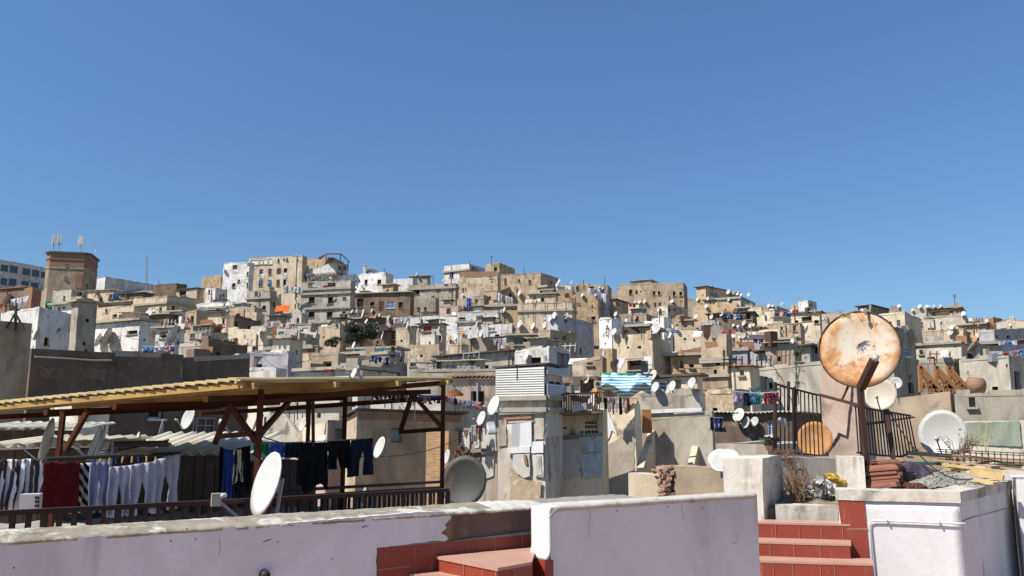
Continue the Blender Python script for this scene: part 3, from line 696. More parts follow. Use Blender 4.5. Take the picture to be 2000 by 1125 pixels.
def cloth(name, label, A, B, length, mat, cat='garment', shape='sheet', wave=.03, freq=3, group=None, parent=None, nu=10, nv=10, sway=0, flare=0, seed=0, nwave=None, thick=.008):
    """cloth hung from A to B"""
    A = Vector(A); B = Vector(B); ud = B-A; W = ud.length; un = ud.normalized(); nn = Vector((un.y, -un.x, 0)).normalized()
    if nn.y > 0: nn = -nn
    mb = MB(); sd = seed or rnd.random()*50
    def base(u, v, ue):
        x = (u-.5)*(1+flare*v)+.5
        p = A+ud*x+Vector((0,0,-1))*(length*v)
        w_ = wave*(.35+v)*math.sin(freq*2*math.pi*u+sd+v*1.2)+wave*.8*noise.noise(Vector((u*3+sd, v*2.2, sd)))
        w_ += wave*.45*noise.noise(Vector((u*9+sd, v*5-u*4, sd*2)))+wave*.25*noise.noise(Vector((u*17, v*13, sd)))
        p += nn*(w_+sway*v*v) + Vector((0,0,-.012*W*math.sin(u*math.pi*4)**2*(1-v)))
        p += un*(wave*.5*noise.noise(Vector((sd, v*3, u*2))))*v
        return p
    if shape in ('trousers', 'shorts'):
        cr = .33 if shape == 'trousers' else .5
        def gap(v): return 0 if v < cr else .07*min(1, (v-cr)/.25)+.05*(v-cr)
        def fl(u, v): return base(u*(.5-gap(v)) + (0 if v < cr else .02*(v-cr)), v, 0)
        def fr(u, v): return base(.5+gap(v)+u*(.5-gap(v)), v, 0)
        mb.grid(fl, max(4, nu//2), nv, nn*-thick); mb.grid(fr, max(4, nu//2), nv, nn*-thick)
    elif shape == 'shirt':
        def sh(u, v):
            w_ = 1.0 if v < .42 else (1-.42*min(1, (v-.42)/.05)*1) 
            return base(.5+(u-.5)*w_, v, 0)
        mb.grid(sh, nu, 14, nn*-thick)
    elif shape == 'ragged':
        def rg(u, v): return base(u, v*(1+.10*math.sin(u*9+sd)+.12*noise.noise(Vector((u*4, sd, 2)))), 0)
        mb.grid(rg, nu, nv, nn*-thick)
    else:
        mb.grid(lambda u, v: base(u, v, 0), nu, nv, nn*-thick)
    o = mb.build(name, mat if not isinstance(mat, str) else CL[mat], parent, True, A)
    if parent is None: tag(o, label, cat, group)
    return o
def single(name, mb, mat, label, cat, group=None, origin=None, smooth=False):
    o = mb.build(name, mat, None, smooth, origin if origin is not None else mb.v[0]); return tag(o, label, cat, group)
def plane_hit(px, py, p0, nrm):
    r = ray(px, py); return r*(Vector(p0).dot(nrm)/r.dot(nrm))
def prism_on(mb, pts2, p0, nrm, proud, thick, sub=None):
    """a layer lying on a plane, its outline read along sight lines, lifted off by proud and thick deep"""
    pts = [plane_hit(x, y, p0, nrm)+nrm*proud for x, y in pts2]
    mb.poly(pts); bk = [p-nrm*thick for p in pts]; mb.poly(bk[::-1])
    for i in range(len(pts)):
        j = (i+1) % len(pts); mb.quad(pts[i], bk[i], bk[j], pts[j])
# ------------------------------------------------------------------ the terrace in front
UP = Vector((0,0,1))
M['plaster'] = wall_mat("lilac_white_plaster", (.72,.725,.73), (.64,.62,.615), (.52,.46,.41), k=1.6, streak=.30, bmp=.35, var=0, fine=.16, thr=.64)
M['white'] = wall_mat("fresh_white_plaster", (.66,.66,.665), (.62,.615,.61), (.50,.46,.39), k=1.4, streak=.2, bmp=.35, var=0, fine=.12, thr=.74)
M['parapet'] = wall_mat("cool_white_plaster", (.68,.69,.67), (.63,.635,.615), (.50,.47,.44), k=1.2, streak=.28, bmp=.3, var=0, fine=.12, thr=.80)
M['capm'] = wall_mat("mottled_cement_cap", (.36,.32,.25), (.20,.17,.12), (.58,.56,.50), k=6, streak=.2, bmp=1.0, var=0, fine=.65, thr=.51)
M['capw'] = wall_mat("whitewashed_cap", (.56,.54,.50), (.48,.44,.38), (.30,.25,.19), k=5, streak=.2, bmp=.6, var=0, fine=.35, thr=.60)
M['bare'] = wall_mat("bare_brown_plaster", (.22,.15,.12), (.15,.105,.09), (.30,.18,.10), k=3, streak=.3, bmp=1, var=0, fine=.5, thr=.55)
M['conc'] = wall_mat("rough_whitewashed_concrete", (.70,.66,.58), (.56,.52,.45), (.30,.27,.22), k=3, streak=.4, bmp=.8, var=0, fine=.45, thr=.55)
M['concd'] = wall_mat("grey_concrete", (.33,.31,.28), (.26,.245,.22), (.19,.17,.145), k=3, streak=.4, bmp=.8, var=0, fine=.45, thr=.56)
def tile_mat(name, c, c2):
    m, N, L, B = new_mat(name); vec, _ = coords(N, L, False)
    a = nz(N, L, vec, 5, 6, .7); col = mixc(N, L, ramp(N, L, a, .3, .72), c, c2)
    d = nz(N, L, scaled(N, L, vec, (14, 14, 2)), 1, 5, .7); col = mixc(N, L, ramp(N, L, d, .62, .80), col, (.36,.17,.12))
    L.new(col, B.inputs["Base Color"]); B.inputs["Roughness"].default_value = .5; bump(N, L, B, a, .1, .01); return m
M['rtile'] = tile_mat("red_floor_tile", (.21,.033,.015), (.26,.050,.026))
M['tread'] = tile_mat("dusty_pink_tile", (.40,.21,.15), (.45,.28,.21))
M['grout'] = plain("pale_grout", (.34,.19,.15), .9)
def rough_box(mb, A, B, back, z0, z1, n=14, amp=.012, nv=4, seed=0):
    """a hand-plastered wall from A to B (front foot line), back: vector to its rear face; slightly uneven"""
    A = Vector(A); B = Vector(B); back = Vector(back)
    def j(p): return p + noise.noise_vector(p*2.1+Vector((seed, 0, 0)))*amp + noise.noise_vector(p*7)*amp*.35
    def fr(u, v): p = A.lerp(B, u); return j(Vector((p.x, p.y, z0+(z1-z0)*v)))
    def bk(u, v): p = A.lerp(B, u)+back; return j(Vector((p.x, p.y, z0+(z1-z0)*v)))
    def tp(u, v): p = A.lerp(B, u)+back*v; return j(Vector((p.x, p.y, z1)))
    def e0(u, v): p = A+back*u; return j(Vector((p.x, p.y, z0+(z1-z0)*v)))
    def e1(u, v): p = B+back*u; return j(Vector((p.x, p.y, z0+(z1-z0)*v)))
    mb.grid(fr, n, nv); mb.grid(lambda u, v: bk(1-u, v), n, nv); mb.grid(tp, n, 4); mb.grid(lambda u, v: e0(1-u, v), 4, nv); mb.grid(e1, 4, nv)
# floor of the terrace
fl = MB(); fl.box((0.5, 4, -1.78), (6, 0, 0), (0, 5.2, 0), .08); fo = fl.build("terrace_floor", M['tread']); tag(fo, kind="structure")
# long parapet running away to the right
A0 = P(-70, 1066.5, 4.30); zt = -.60
LA = Vector((-2.75-.35*.821, 4.70-.35*.570, 0)); LB = Vector((.158+1.15*.821, 6.72+1.15*.570, 0))
ld = (LB-LA).normalized(); ln = Vector((ld.y, -ld.x, 0)); lb = -ln*.46
t = empty('parapet_wall', (LA.x, LA.y, -1.7)); tag(t, "long lilac white parapet with a mottled cement top and broken plaster end", "parapet")
mb = MB(); rough_box(mb, LA, LB, lb, -1.7, zt-.012, 30, .005, 6); mb.build('core', M['bare'], t, False, LA)
mb = MB(); lp0 = Vector((LA.x, LA.y, 0))
def ragged(pts, amp=1.6, step=9):
    out = []
    for (a, b) in zip(pts, pts[1:]+pts[:1]):
        n_ = max(1, int(math.hypot(b[0]-a[0], b[1]-a[1])/step))
        for i in range(n_):
            f = i/n_; x = a[0]+(b[0]-a[0])*f; y = a[1]+(b[1]-a[1])*f
            q = noise.noise_vector(Vector((x*.11, y*.11, 3)))*amp
            out.append((x+q.x, y+q.y))
    return out
prism_on(mb, ragged([(-80,1076),(0,1060),(250,1042),(500,1026),(700,1009),(815,999),(862,999),(876,1004),(879,1012),(871,1018),(866,1024),(870,1030),(864,1036),(858,1041),(868,1046),(874,1052),(866,1056),(838,1057),(733,1069),(732,1150),(-80,1150)]), lp0, ln, .022, .03)
mb.build('plaster_coat', M['plaster'], t, False, LA)
mb = MB()
def capf(v0):
    def f(u, v):
        p = LA.lerp(LB, u)-ln*(-.026+v*.51); n_ = noise.noise_vector(p*2.3)*.008+noise.noise_vector(p*13)*.008+noise.noise_vector(p*31)*.004
        edge = .012*noise.noise(p*7)+.008*noise.noise(p*23) if v < .02 else 0
        crown = .034*min(1, v/.5)**.7-(.02*max(0, (v-.6)/.4))
        return Vector((p.x, p.y, zt+.004+crown))+Vector((n_.x*.3, n_.y*.3, n_.z if v > .02 else n_.z*.5))+ln*edge
    return f
def lim(u0, u1):
    g = capf(0); return lambda u, v: g(u0+(u1-u0)*u, v)
mb.grid(lim(0, .70), 300, 14, -UP*.016); mb.build('cap', M['capm'], t, True, LA)
mb = MB(); mb.grid(lim(.703, .80), 60, 14, -UP*.016); mb.build('cap', M['capw'], t, True, LA)
mb = MB(); mb.grid(lim(.803, 1), 60, 14, -UP*.016); mb.build('cap', M['concd'], t, True, LA)
mb = MB(); prism_on(mb, [(735,1070),(842,1060),(930,1051),(1060,1041),(1060,1150),(734,1150)], lp0, ln, .012, .02); o = mb.build('tiled_dado', M['rtile'], t, False, LA)
mb = MB()
for x, ya, yb in ((842,1061,1150),(910,1054,1150),(965,1049,1150),(1018,1046,1150)): prism_on(mb, [(x-.5,ya),(x+.5,ya),(x+.5,yb),(x-.5,yb)], lp0, ln, .015, .01)
prism_on(mb, [(736,1112),(800,1104),(800,1106),(736,1114)], lp0, ln, .015, .01)
mb.build('grout_lines', M['grout'], o, False, LA)
mb = MB(); prism_on(mb, ragged([(733,1069),(842,1058),(873,1057),(1060,1034),(1060,1041),(842,1060),(735,1070)], .6), lp0, ln, .018, .02); mb.build('plaster_lip', M['concd'], t, False, LA)
for (pl, r_) in (([(512,1058),(520,1055),(527,1053)],.003),([(560,1024),(571,1027),(573,1021)],.003),([(705,1030),(712,1026)],.004),([(425,1085),(428,1070),(426,1052)],.0015)):
    mb = MB(); mb.tube([plane_hit(x, y, lp0, ln)+ln*.022 for x, y in pl], r_, 4); mb.build('chip', M['bare'], t, False, LA)
for (x, y) in ((26,1108),(332,1056),(380,1052),(363,1032),(540,1058),(645,1091),(715,1028)):
    mb = MB(); q = plane_hit(x, y, lp0, ln); mb.tube([q+ln*.02, q+ln*.024], .005, 6); mb.build('chip', M['bare'], t, False, LA)
# middle parapet
CA = Vector((.277, 6.273, 0)); CB = Vector((2.117, 7.496, 0)); cdv = (CB-CA).normalized(); cn = Vector((cdv.y, -cdv.x, 0)); cb_ = -cn*.215
t = empty('parapet_wall', (CA.x, CA.y, -1.7)); tag(t, "short white parapet with rounded end and shaded lilac side", "parapet")
mb = MB(); rough_box(mb, CA, CB, cb_, -1.7, -.558, 24, .006, 8, 5); mb.build('core', M['parapet'], t, True, CA)
mb = MB()
def rcap(u, v):
    p = CA.lerp(CB, u)+cb_*(-.03+1.06*v)-cdv*.012; e = min(u*2.3, .25)
    r_ = -.05*max(0, 1-u*2.45/.10)**2
    return Vector((p.x, p.y, -.543+r_))+noise.noise_vector(p*4)*.004+noise.noise_vector(p*15)*.003-UP*(.014 if v < .03 or v > .97 else 0)
mb.grid(rcap, 90, 10, -UP*.028); mb.build('cap', M['capw'], t, True, CA)
mb = MB()    # whitewashed end face with a swollen foot, red tiled below
def ef(u, v):
    z = -.556-.36*v; sw = .035*max(0, (v-.80)/.2)**1.5
    p = CA+cb_*(1.03-1.06*u)-cdv*(.014+sw)
    return Vector((p.x, p.y, z))+noise.noise_vector(p*6+UP*z)*.006
mb.grid(ef, 6, 14, cdv*.02); mb.build('end_coat', M['white'], t, True, CA)
mb = MB(); q = CA-cdv*.055; mb.hexa([Vector((p.x, p.y, -1.7)) for p in (q+cn*.004, CA+cn*.004+cdv*.02, CA+cb_*1.06+cdv*.02, q+cb_*1.06)]+[Vector((p.x, p.y, -.92)) for p in (q+cn*.004, CA+cn*.004+cdv*.02, CA+cb_*1.06+cdv*.02, q+cb_*1.06)])
mb.build('tiled_foot', M['rtile'], t, False, CA)
mb_ = 0
for pl in ([(1150,986),(1152,1010),(1149,1030),(1151,1052)],[(1330,985),(1332,1003),(1336,1018)],[(1432,1040),(1440,1046),(1438,1060)]):
    mb = MB(); mb.tube([plane_hit(x, y, CA, cn)+cn*.008 for x, y in pl], .0012, 4); mb.build('crack', M['concd'], t, False, CA)
for (x, y) in ((1433,1061),(1304,990),(1372,992),(1205,998)):
    mb = MB(); q = plane_hit(x, y, CA, cn); mb.tube([q, q+cn*.009], .004, 6); mb.build('chip', M['bare'], t, False, CA)
# tiled steps between the two parapets
t = empty('steps', (-.3, 6.3, -1.7)); tag(t, "red tiled corner steps with dusty pink treads beside the broken parapet", "steps")
def slab(pts, z0, z1, top, side, nm, grout=()):
    mb = MB(); lo = [Vector((p[0], p[1], z0)) for p in pts]; hi = [Vector((p[0], p[1], z1-.02)) for p in pts]
    for i in range(len(pts)): mb.quad(lo[i], lo[(i+1)%len(pts)], hi[(i+1)%len(pts)], hi[i])
    r = mb.build('riser', side, t, False, lo[0])
    ctr = sum((Vector((p[0], p[1], 0)) for p in pts), Vector())/len(pts)
    mb = MB(); o_ = [Vector((p[0], p[1], z1-.02))+(Vector((p[0], p[1], 0))-ctr).normalized()*.012 for p in pts]
    mb.poly([p+UP*.02 for p in o_]); mb.poly(o_[::-1])
    for i in range(len(pts)): mb.quad(o_[i], o_[(i+1)%len(pts)], o_[(i+1)%len(pts)]+UP*.02, o_[i]+UP*.02)
    mb.build('tread', top, t, False, lo[0])
    mb = MB()
    for (i, f) in grout:
        a, b = lo[i], lo[(i+1)%len(pts)]; p = a.lerp(b, f); dd = (b-a).normalized(); nn = Vector((dd.y, -dd.x, 0))
        if nn.dot(p-ctr) < 0: nn = -nn
        mb.box((p.x+nn.x*.003, p.y+nn.y*.003, (z0+z1)/2), dd*.0022, nn*.004, (z1-z0)/2-.01)
    if grout: mb.build('grout_lines', M['grout'], r, False, lo[0])
def PZ(px, py, z):
    r = ray(px, py); return r*(z/r.z)
s1 = [PZ(854,1086,-.883), PZ(972,1109,-.883), PZ(1036,1097,-.883), PZ(1046,1069,-.883)]
slab([(p.x, p.y) for p in s1], -1.7, -.883, M["tread"], M['rtile'], '', [(0,.47),(0,.985),(1,.45)])
s2 = [PZ(803,1121,-.985), PZ(976,1129,-.985), PZ(990,1126,-.985), PZ(975,1112,-.985), PZ(858,1095,-.985)]
slab([(p.x, p.y) for p in s2], -1.75, -.985, M['tread'], M['rtile'], '', [(0,.4)])
# dark round knob low on the long parapet
mb = MB(); kp = plane_hit(513, 1121, lp0, ln)
for k, (rr, o_) in enumerate(((.030,.02),(.034,.05),(.022,.075))): pass
mb.tube([kp, kp+ln*.05, kp+ln*.055, kp+ln*.075], .034, 14, .024); single('parapet_plug', mb, M['iron'], "small dark round knob low on the lilac parapet", "knob", origin=kp, smooth=True)
# ---- right hand: white wall with grey ledge, red panel and pipe
WA = Vector((3.33, 8.86, 0)); WB = Vector((4.374, 8.49, 0)); WC = Vector((6.0, 10.4, 0))
wd = (WB-WA).normalized(); wn_ = Vector((wd.y, -wd.x, 0)); sdv = (WC-WB).normalized(); sn = Vector((sdv.y, -sdv.x, 0))
t = empty('terrace_wall', (WA.x, WA.y, -1.9)); tag(t, "bright white corner wall with a grey concrete ledge and shaded cracked side", "wall")
mb = MB(); zt2 = -.605
def jw(p, a=.007): return p+noise.noise_vector(p*2.3)*a+noise.noise_vector(p*8)*a*.3
def ff(u, v): p = WA.lerp(WB, u); return jw(Vector((p.x, p.y, -1.9+(zt2-.10+1.9)*v)))
def fs(u, v): p = WB.lerp(WC, u); return jw(Vector((p.x, p.y, -1.9+(zt2-.02+1.9)*v)))
mb.grid(ff, 14, 12, -wn_*.3); mb.grid(fs, 20, 12, -sn*.3); mb.build('wall_face', M['white'], t, True, WA)
mb = MB(); c0 = WA-wd*.02; c1 = WB+wd*.012
def lf(u, v): p = c0.lerp(c1, u)+wn_*.022; return jw(Vector((p.x, p.y, zt2-.105+.105*v)), .006)
mb.grid(lf, 16, 3, -wn_*.36); mb.build('ledge', M['conc'], t, False, WA)
mb = MB()
def lf2(u, v): p = WB.lerp(WC, u)+sn*.012; return jw(Vector((p.x, p.y, zt2-.10+.10*v)), .006)
mb.grid(lf2, 16, 3, -sn*.30); mb.build('ledge', M['conc'], t, False, WB)
mb = MB(); prism_on(mb, [(1636,978),(1688,977),(1698,1088),(1652,1092)], WA, wn_, .012, .02); o = mb.build('tiled_panel', M['rtile'], t, False, WA)
mb = MB(); prism_on(mb, [(1645,1032),(1695,1032),(1695,1034),(1645,1034)], WA, wn_, .015, .01); mb.build('grout_lines', M['grout'], o, False, WA)
mb = MB(); pp = [plane_hit(x, y, WA, wn_)+wn_*.03 for x, y in ((1885,1022),(1870,1022),(1800,1019.5),(1706,1016),(1698,1018),(1698,1030),(1708,1140))]
mb.tube(pp, .009, 8); o = mb.build('pipe', M['white'], t, True, pp[0])
mb = MB()
for (x, y) in ((1733,1018),(1835,1021)): q = plane_hit(x, y, WA, wn_); mb.box(q+wn_*.02, wd*.006, wn_*.025, .014)
mb.build('pipe_clip', M['galv'], o, False, pp[0])
mb = MB(); cr = [plane_hit(x, y, WB, sn)+sn*.0025 for x, y in ((1880,1018),(1900,1010),(1915,1006),(1940,1000),(1960,994),(1985,991))]; mb.tube(cr, .004, 4)
cr = [plane_hit(x, y, WB, sn)+sn*.0025 for x, y in ((1908,965),(1912,1000),(1916,1050),(1922,1130))]; mb.tube(cr, .003, 4); mb.build('crack', M['concd'], t, False, cr[0])
# white block beyond the corner
mb = MB(); q0 = P(1984, 936, 9.9); rough_box(mb, (q0.x, q0.y, 0), (q0.x+1.6, q0.y-.7, 0), (.5, 1.0, 0), -1.9, q0.z, 10, .01); single('wall_block', mb, M['white'], "white wall end at the edge of the photo past the shaded side", "wall", origin=(q0.x, q0.y, -1.9), smooth=True)
# steps on that side
t = empty('steps', (3.1, 8.7, -1.9)); tag(t, "red tiled straight steps between the white parapet and white corner wall", "steps")
for (z, d0, d1, xa, xb, gr) in ((-.945,9.02,9.30,1478,1656,(.2,.46,.7,.93)),(-1.10,8.72,9.05,1476,1656,(.14,.40,.68)),(-1.24,8.42,8.75,1484,1697,(.1,.28,.53,.66))):
    a = P(xa, 1000, d0); b = P(xb, 1000, d0-.20); k = (d1-d0)
    slab([(a.x, a.y), (b.x, b.y), (b.x+k*.38, b.y+k), (a.x+k*.2, a.y+k)], -1.95, z, M['tread'], M['rtile'], '', [(0, g) for g in gr])
a = P(1488, 1120, 8.10); b = P(1690, 1120, 7.9); slab([(a.x, a.y), (b.x, b.y), (b.x+.13, b.y+.34), (a.x+.06, a.y+.34)], -1.95, -1.385, M['tread'], M['rtile'], '', [(0,.3),(0,.6)])
# planter kerb, recess and concrete blocks behind the steps
mb = MB(); a = P(1516, 1000, 9.32); b = P(1637, 1000, 9.25); rough_box(mb, (a.x,a.y,0), (b.x,b.y,0), (.05,.22,0), -1.9, -.80, 10, .012); single('planter_kerb', mb, M['conc'], "cracked whitewashed kerb of the planter above the red steps", "kerb", origin=(a.x, a.y, -1.9))
mb = MB(); a = P(1413, 950, 9.45); b = P(1491, 950, 9.25); rough_box(mb, (a.x,a.y,0), (b.x,b.y,0), (.45,.75,0), -1.9, -.300, 10, .018, 6); single('concrete_block', mb, M['conc'], "chipped whitewashed concrete pier behind the white parapet end", "pier", origin=(a.x, a.y, -1.9))
mb = MB(); a = P(1492, 950, 10.35); b = P(1636, 950, 10.3); rough_box(mb, (a.x,a.y,0), (b.x,b.y,0), (.1,.5,0), -1.9, -.335, 10, .02, 6); single('planter_back_wall', mb, M['concd'], "stained grey wall at the back of the planter recess", "wall", origin=(a.x, a.y, -1.9))
mb = MB(); a = P(1637, 950, 9.75); b = P(1690, 950, 9.55); rough_box(mb, (a.x,a.y,0), (b.x,b.y,0), (.25,.7,0), -1.9, -.305, 6, .015, 6); single('concrete_block', mb, M['conc'], "grey white concrete pier beside the yellow bag and rail post", "pier", origin=(a.x, a.y, -1.9))
mb = MB(); a = P(1500, 975, 9.9); b = P(1532, 975, 9.85); rough_box(mb, (a.x,a.y,0), (b.x,b.y,0), (.05,.4,0), -1.9, P(1515,960,9.9).z, 5, .02, 4); single('stone_block', mb, M['concd'], "rounded grey stone sitting in the planter corner", "stone", origin=(a.x, a.y, -1.9))
mb = MB()
def soil(u, v):
    x = 1488+190*u; d = 9.4+1.2*v; p = P(x, 980, d); return Vector((p.x, p.y, -.835+.12*v+.05*noise.noise(Vector((u*6, v*4, 1)))))
mb.grid(soil, 24, 14, -UP*.2); o = mb.build('planter_soil', plain("dry_soil", (.22,.18,.13), .95, k=8, rust=(.30,.27,.22), spec=.1)); tag(o, kind="stuff")
# roof floor with building scraps behind the white wall
mb = MB()
def rf(u, v):
    q = WA.lerp(WC, u)+Vector((.14, .30, 0)).lerp(Vector((1.6, 3.2, 0)), v); return Vector((q.x, q.y, -.66+.04*noise.noise(q*2)))
mb.grid(rf, 20, 16, -UP*.2); o = mb.build('roof_floor', plain("dusty_roof_floor", (.36,.31,.25), .95, k=5, spec=.1)); tag(o, kind="structure")
# ------------------------------------------------------------------ scraps, rails and dishes on the right
M['wood'] = plain("weathered_board", (.40,.29,.19), .8, k=6, rust=(.28,.2,.13), spec=.2)
M['newwood'] = plain("new_pine_board", (.56,.40,.17), .7, k=5, rust=(.40,.25,.09), rthr=.6, spec=.2)
M['greenp'] = plain("green_painted_board", (.05,.20,.14), .7, k=6)
M['paper'] = plain("torn_white_paper", (.46,.44,.42), .8, k=10, rust=(.22,.21,.20))
M['ybag'] = plain("yellow_plastic", (.42,.27,.03), .35, k=8)
M['dry'] = plain("dry_brown_stalks", (.20,.11,.06), .9, k=9)
M['straw'] = plain("pale_dry_stalk", (.42,.36,.16), .9, k=9)
M['leaf'] = plain("dusty_leaf", (.075,.085,.035), .7, k=5, var=.4)
M['leafd'] = plain("dark_leaf", (.022,.032,.016), .75, k=3, var=.5)
M['rebar'] = plain("rusty_rebar", (.10,.055,.04), .8, k=8)
M['redstone'] = plain("broken_clay_brick", (.25,.10,.06), .9, k=7, rust=(.13,.06,.04))
M['rrail'] = plain("rusty_iron_rail", (.055,.030,.022), .7, k=9, rust=(.16,.06,.03), rthr=.62)
M['rpost'] = plain("rust_brown_post", (.050,.020,.013), .6, k=4, rust=(.028,.014,.011))
def big_rust():
    m, N, L, B = new_mat("rust_eaten_dish_paint"); tc = N.new("ShaderNodeTexCoord"); v = tc.outputs["Object"]
    a = nz(N, L, v, 1.7, 9, .72, 1.0); b = nz(N, L, v, 9, 8, .75); c = nz(N, L, v, 26, 4, .7)
    ln_ = N.new("ShaderNodeVectorMath"); ln_.operation = 'LENGTH'; L.new(v, ln_.inputs[0])
    s = N.new("ShaderNodeMapRange"); L.new(ln_.outputs["Value"], s.inputs[0]); s.inputs[1].default_value = .10; s.inputs[2].default_value = .50
    s.inputs[3].default_value = -.05; s.inputs[4].default_value = .10
    ad = N.new("ShaderNodeMath"); L.new(a, ad.inputs[0]); L.new(s.outputs[0], ad.inputs[1])
    col = mixc(N, L, ramp(N, L, ad.outputs[0], .45, .60), (.47,.41,.33), (.46,.27,.12))
    col = mixc(N, L, ramp(N, L, ad.outputs[0], .53, .66), col, (.34,.13,.035))
    col = mixc(N, L, ramp(N, L, b, .585, .65), col, (.22,.085,.03)); col = mixc(N, L, ramp(N, L, c, .66, .74), col, (.30,.16,.08))
    L.new(col, B.inputs["Base Color"]); B.inputs["Roughness"].default_value = .75; bump(N, L, B, b, .25, .01); return m
M['bigrust'] = big_rust()
M['dishrust'] = plain('rust_orange_dish', (.42,.20,.07), .75, var=.35, k=5, rust=(.50,.38,.25), rthr=.55)
# big rusty dish on its post
c = P(1678, 681, 10.2); r = .462; n = Vector((-.42, -.86, .28)).normalized()
t = dish("big round rust eaten dish on an iron post above the stair rail", c, r, 'bigrust', n, base=P(1697, 965, 9.95), arm=False, depth=.16, group=None)
mb = MB(); a0 = P(1682, 757, 9.86); a1 = P(1708, 703, 9.55); mb.bar(a0, a1, .085, .075); a = mb.build('feed_arm', M['rpost'], t, False, a0)
mb = MB(); mb.tube([a1+UP*.0, a1+(a1-a0).normalized()*.06], .036, 10); mb.build('receiver', M['dish'], a, True, a1)
mb = MB(); mb.bar(P(1680, 760, 9.86), P(1699, 968, 9.86), .05); mb.build('post', M['rpost'], t, False, P(1699, 968, 9.86))
mb = MB(); mb.bar(P(1661, 745, 10.25), P(1644, 782, 10.15), .02); mb.build('stay', M['rpost'], t, False, P(1644, 782, 10.2))
mb = MB(); ring = []
dn = (-UP+n*UP.dot(n)).normalized(); sd_ = n.cross(dn).normalized()
ring = [c+(sd_*math.cos(2*math.pi*k/40)+dn*math.sin(2*math.pi*k/40)*1.06)*r for k in range(41)]; mb.tube(ring, .011, 6); mb.build('rim', M['rrail'], t, True, c)
# tuft on top of it
mb = MB(); tp = P(1646, 618, 10.15)
for k in range(46):
    an = rnd.uniform(-2.9, .1); l = rnd.uniform(.05, .17); e = tp+Vector((math.cos(an)*l*.8, -rnd.uniform(0, .08), -math.sin(an)*l*.6-.01-(.06 if rnd.random() < .3 else 0)))
    mb.tube([tp+Vector((rnd.uniform(-.03,.03), 0, 0)), tp.lerp(e, .5)+UP*.02, e], .004, 4, .001)
    for q in range(2):
        s_ = Vector((rnd.uniform(-1,1), rnd.uniform(-1,1), rnd.uniform(-.5,1)))*.014; p_ = tp.lerp(e, rnd.uniform(.4, 1)); mb.quad(p_, p_+s_, p_+s_+Vector((s_.z, .006, s_.x)), p_+Vector((s_.z, .006, s_.x)))
single('weed_tuft', mb, M['straw'], "yellow green weed growing over the rim of the rusty dish", "weed", origin=tp)
# other dishes on the right
dish("white dish with a rust stain behind the stair rail", P(1719, 770, 11.0), .205, 'dishcream', Vector((-.55,-.78,.25)), base=P(1726, 880, 11.0), detail=2)
dish("small white dish peeping over the rust stained dish", P(1750, 748, 12.5), .088, 'dish', Vector((-.5,-.8,.3)), base=P(1756, 790, 12.6))
dish("wide white dish before the green plaster wall with dry stalks", P(1840, 846, 11.2), .297, 'dish', Vector((-.62,-.75,.22)), base=P(1858, 920, 11.4))
dish("orange rusted dish standing behind the bars of the stair rail", P(1591, 858, 11.2), .225, 'dishrust', Vector((-.45,-.86,.22)), base=P(1600, 905, 11.3), arm=False)
dish("white dish lying tilted behind the concrete pier", P(1416, 898, 12), .215, 'dish', Vector((-.35,-.55,.75)), drop=.3, arm=False)
dish("smaller white dish half hidden by the tilted dish", P(1402, 893, 12.4), .15, 'dish', Vector((-.45,-.6,.66)), drop=.3, arm=False)
# stair rails
def rail(label, top, bot, bars, d0, d1, w=.012, x0=None):
    t = empty('stair_railing', P(bot[0][0], bot[0][1], d0)); tag(t, label, 'railing')
    def interp(pl, x):
        for (a, b) in zip(pl, pl[1:]):
            if a[0] <= x <= b[0]: return a[1]+(b[1]-a[1])*(x-a[0])/(b[0]-a[0])
        return pl[-1][1] if x > pl[-1][0] else pl[0][1]
    xa, xb = top[0][0], top[-1][0]; dd = lambda x: d0+(d1-d0)*(x-xa)/(xb-xa)
    for nm, pl in (('top_rail', top), ('bottom_rail', bot)):
        mb = MB(); pts = [P(x, y, dd(x)) for x, y in pl]
        for a, b in zip(pts, pts[1:]): mb.bar(a, b, .022)
        mb.build(nm, M['rrail'], t, False, pts[0])
    for i in range(bars):
        x = xa+(xb-xa)*(i+.5)/bars; xq = bot[0][0]+(bot[-1][0]-bot[0][0])*(i+.5)/bars
        mb = MB(); mb.bar(P(x, interp(top, x), dd(x)), P(xq, interp(bot, xq), dd(x)), w); mb.build('bar', M['rrail'], t, False, P(xq, interp(bot, xq), dd(x)))
    return t
t = rail("curved rusty stair rail panel standing before the orange dish", [(1513,749),(1535,756),(1560,762),(1590,770),(1606,773)], [(1512,880),(1540,884),(1580,888),(1612,891)], 12, 10.6, 10.9, .013)
mb = MB(); mb.bar(P(1514, 746, 10.6), P(1512, 884, 10.6), .032); mb.build('post', M['rrail'], t, False, P(1512, 884, 10.6))
mb = MB(); mb.bar(P(1552, 755, 10.75), P(1552, 886, 10.75), .026); mb.build('post', M['rrail'], t, False, P(1552, 886, 10.75))
mb = MB(); mb.bar(P(1600, 771, 10.2), P(1690, 795, 9.9), .036); mb.build('handrail', M['rrail'], t, False, P(1690, 795, 9.9))
t = rail("dark iron stair rail panel with leaning bars beside the dish post", [(1668,793),(1690,797),(1730,804),(1778,812)], [(1674,884),(1715,889),(1760,892),(1792,879)], 20, 9.95, 10.9, .013)
mb = MB(); mb.bar(P(1730, 800, 10.2), P(1747, 912, 10.0), .045); mb.build('post', M['rpost'], t, False, P(1747, 912, 10.1))
mb = MB(); mb.bar(P(1690, 828, 10.0), P(1726, 824, 10.2), .03); mb.bar(P(1735, 822, 10.2), P(1785, 815, 10.9), .02); mb.build('mid_rail', M['rrail'], t, False, P(1690, 828, 10.0))
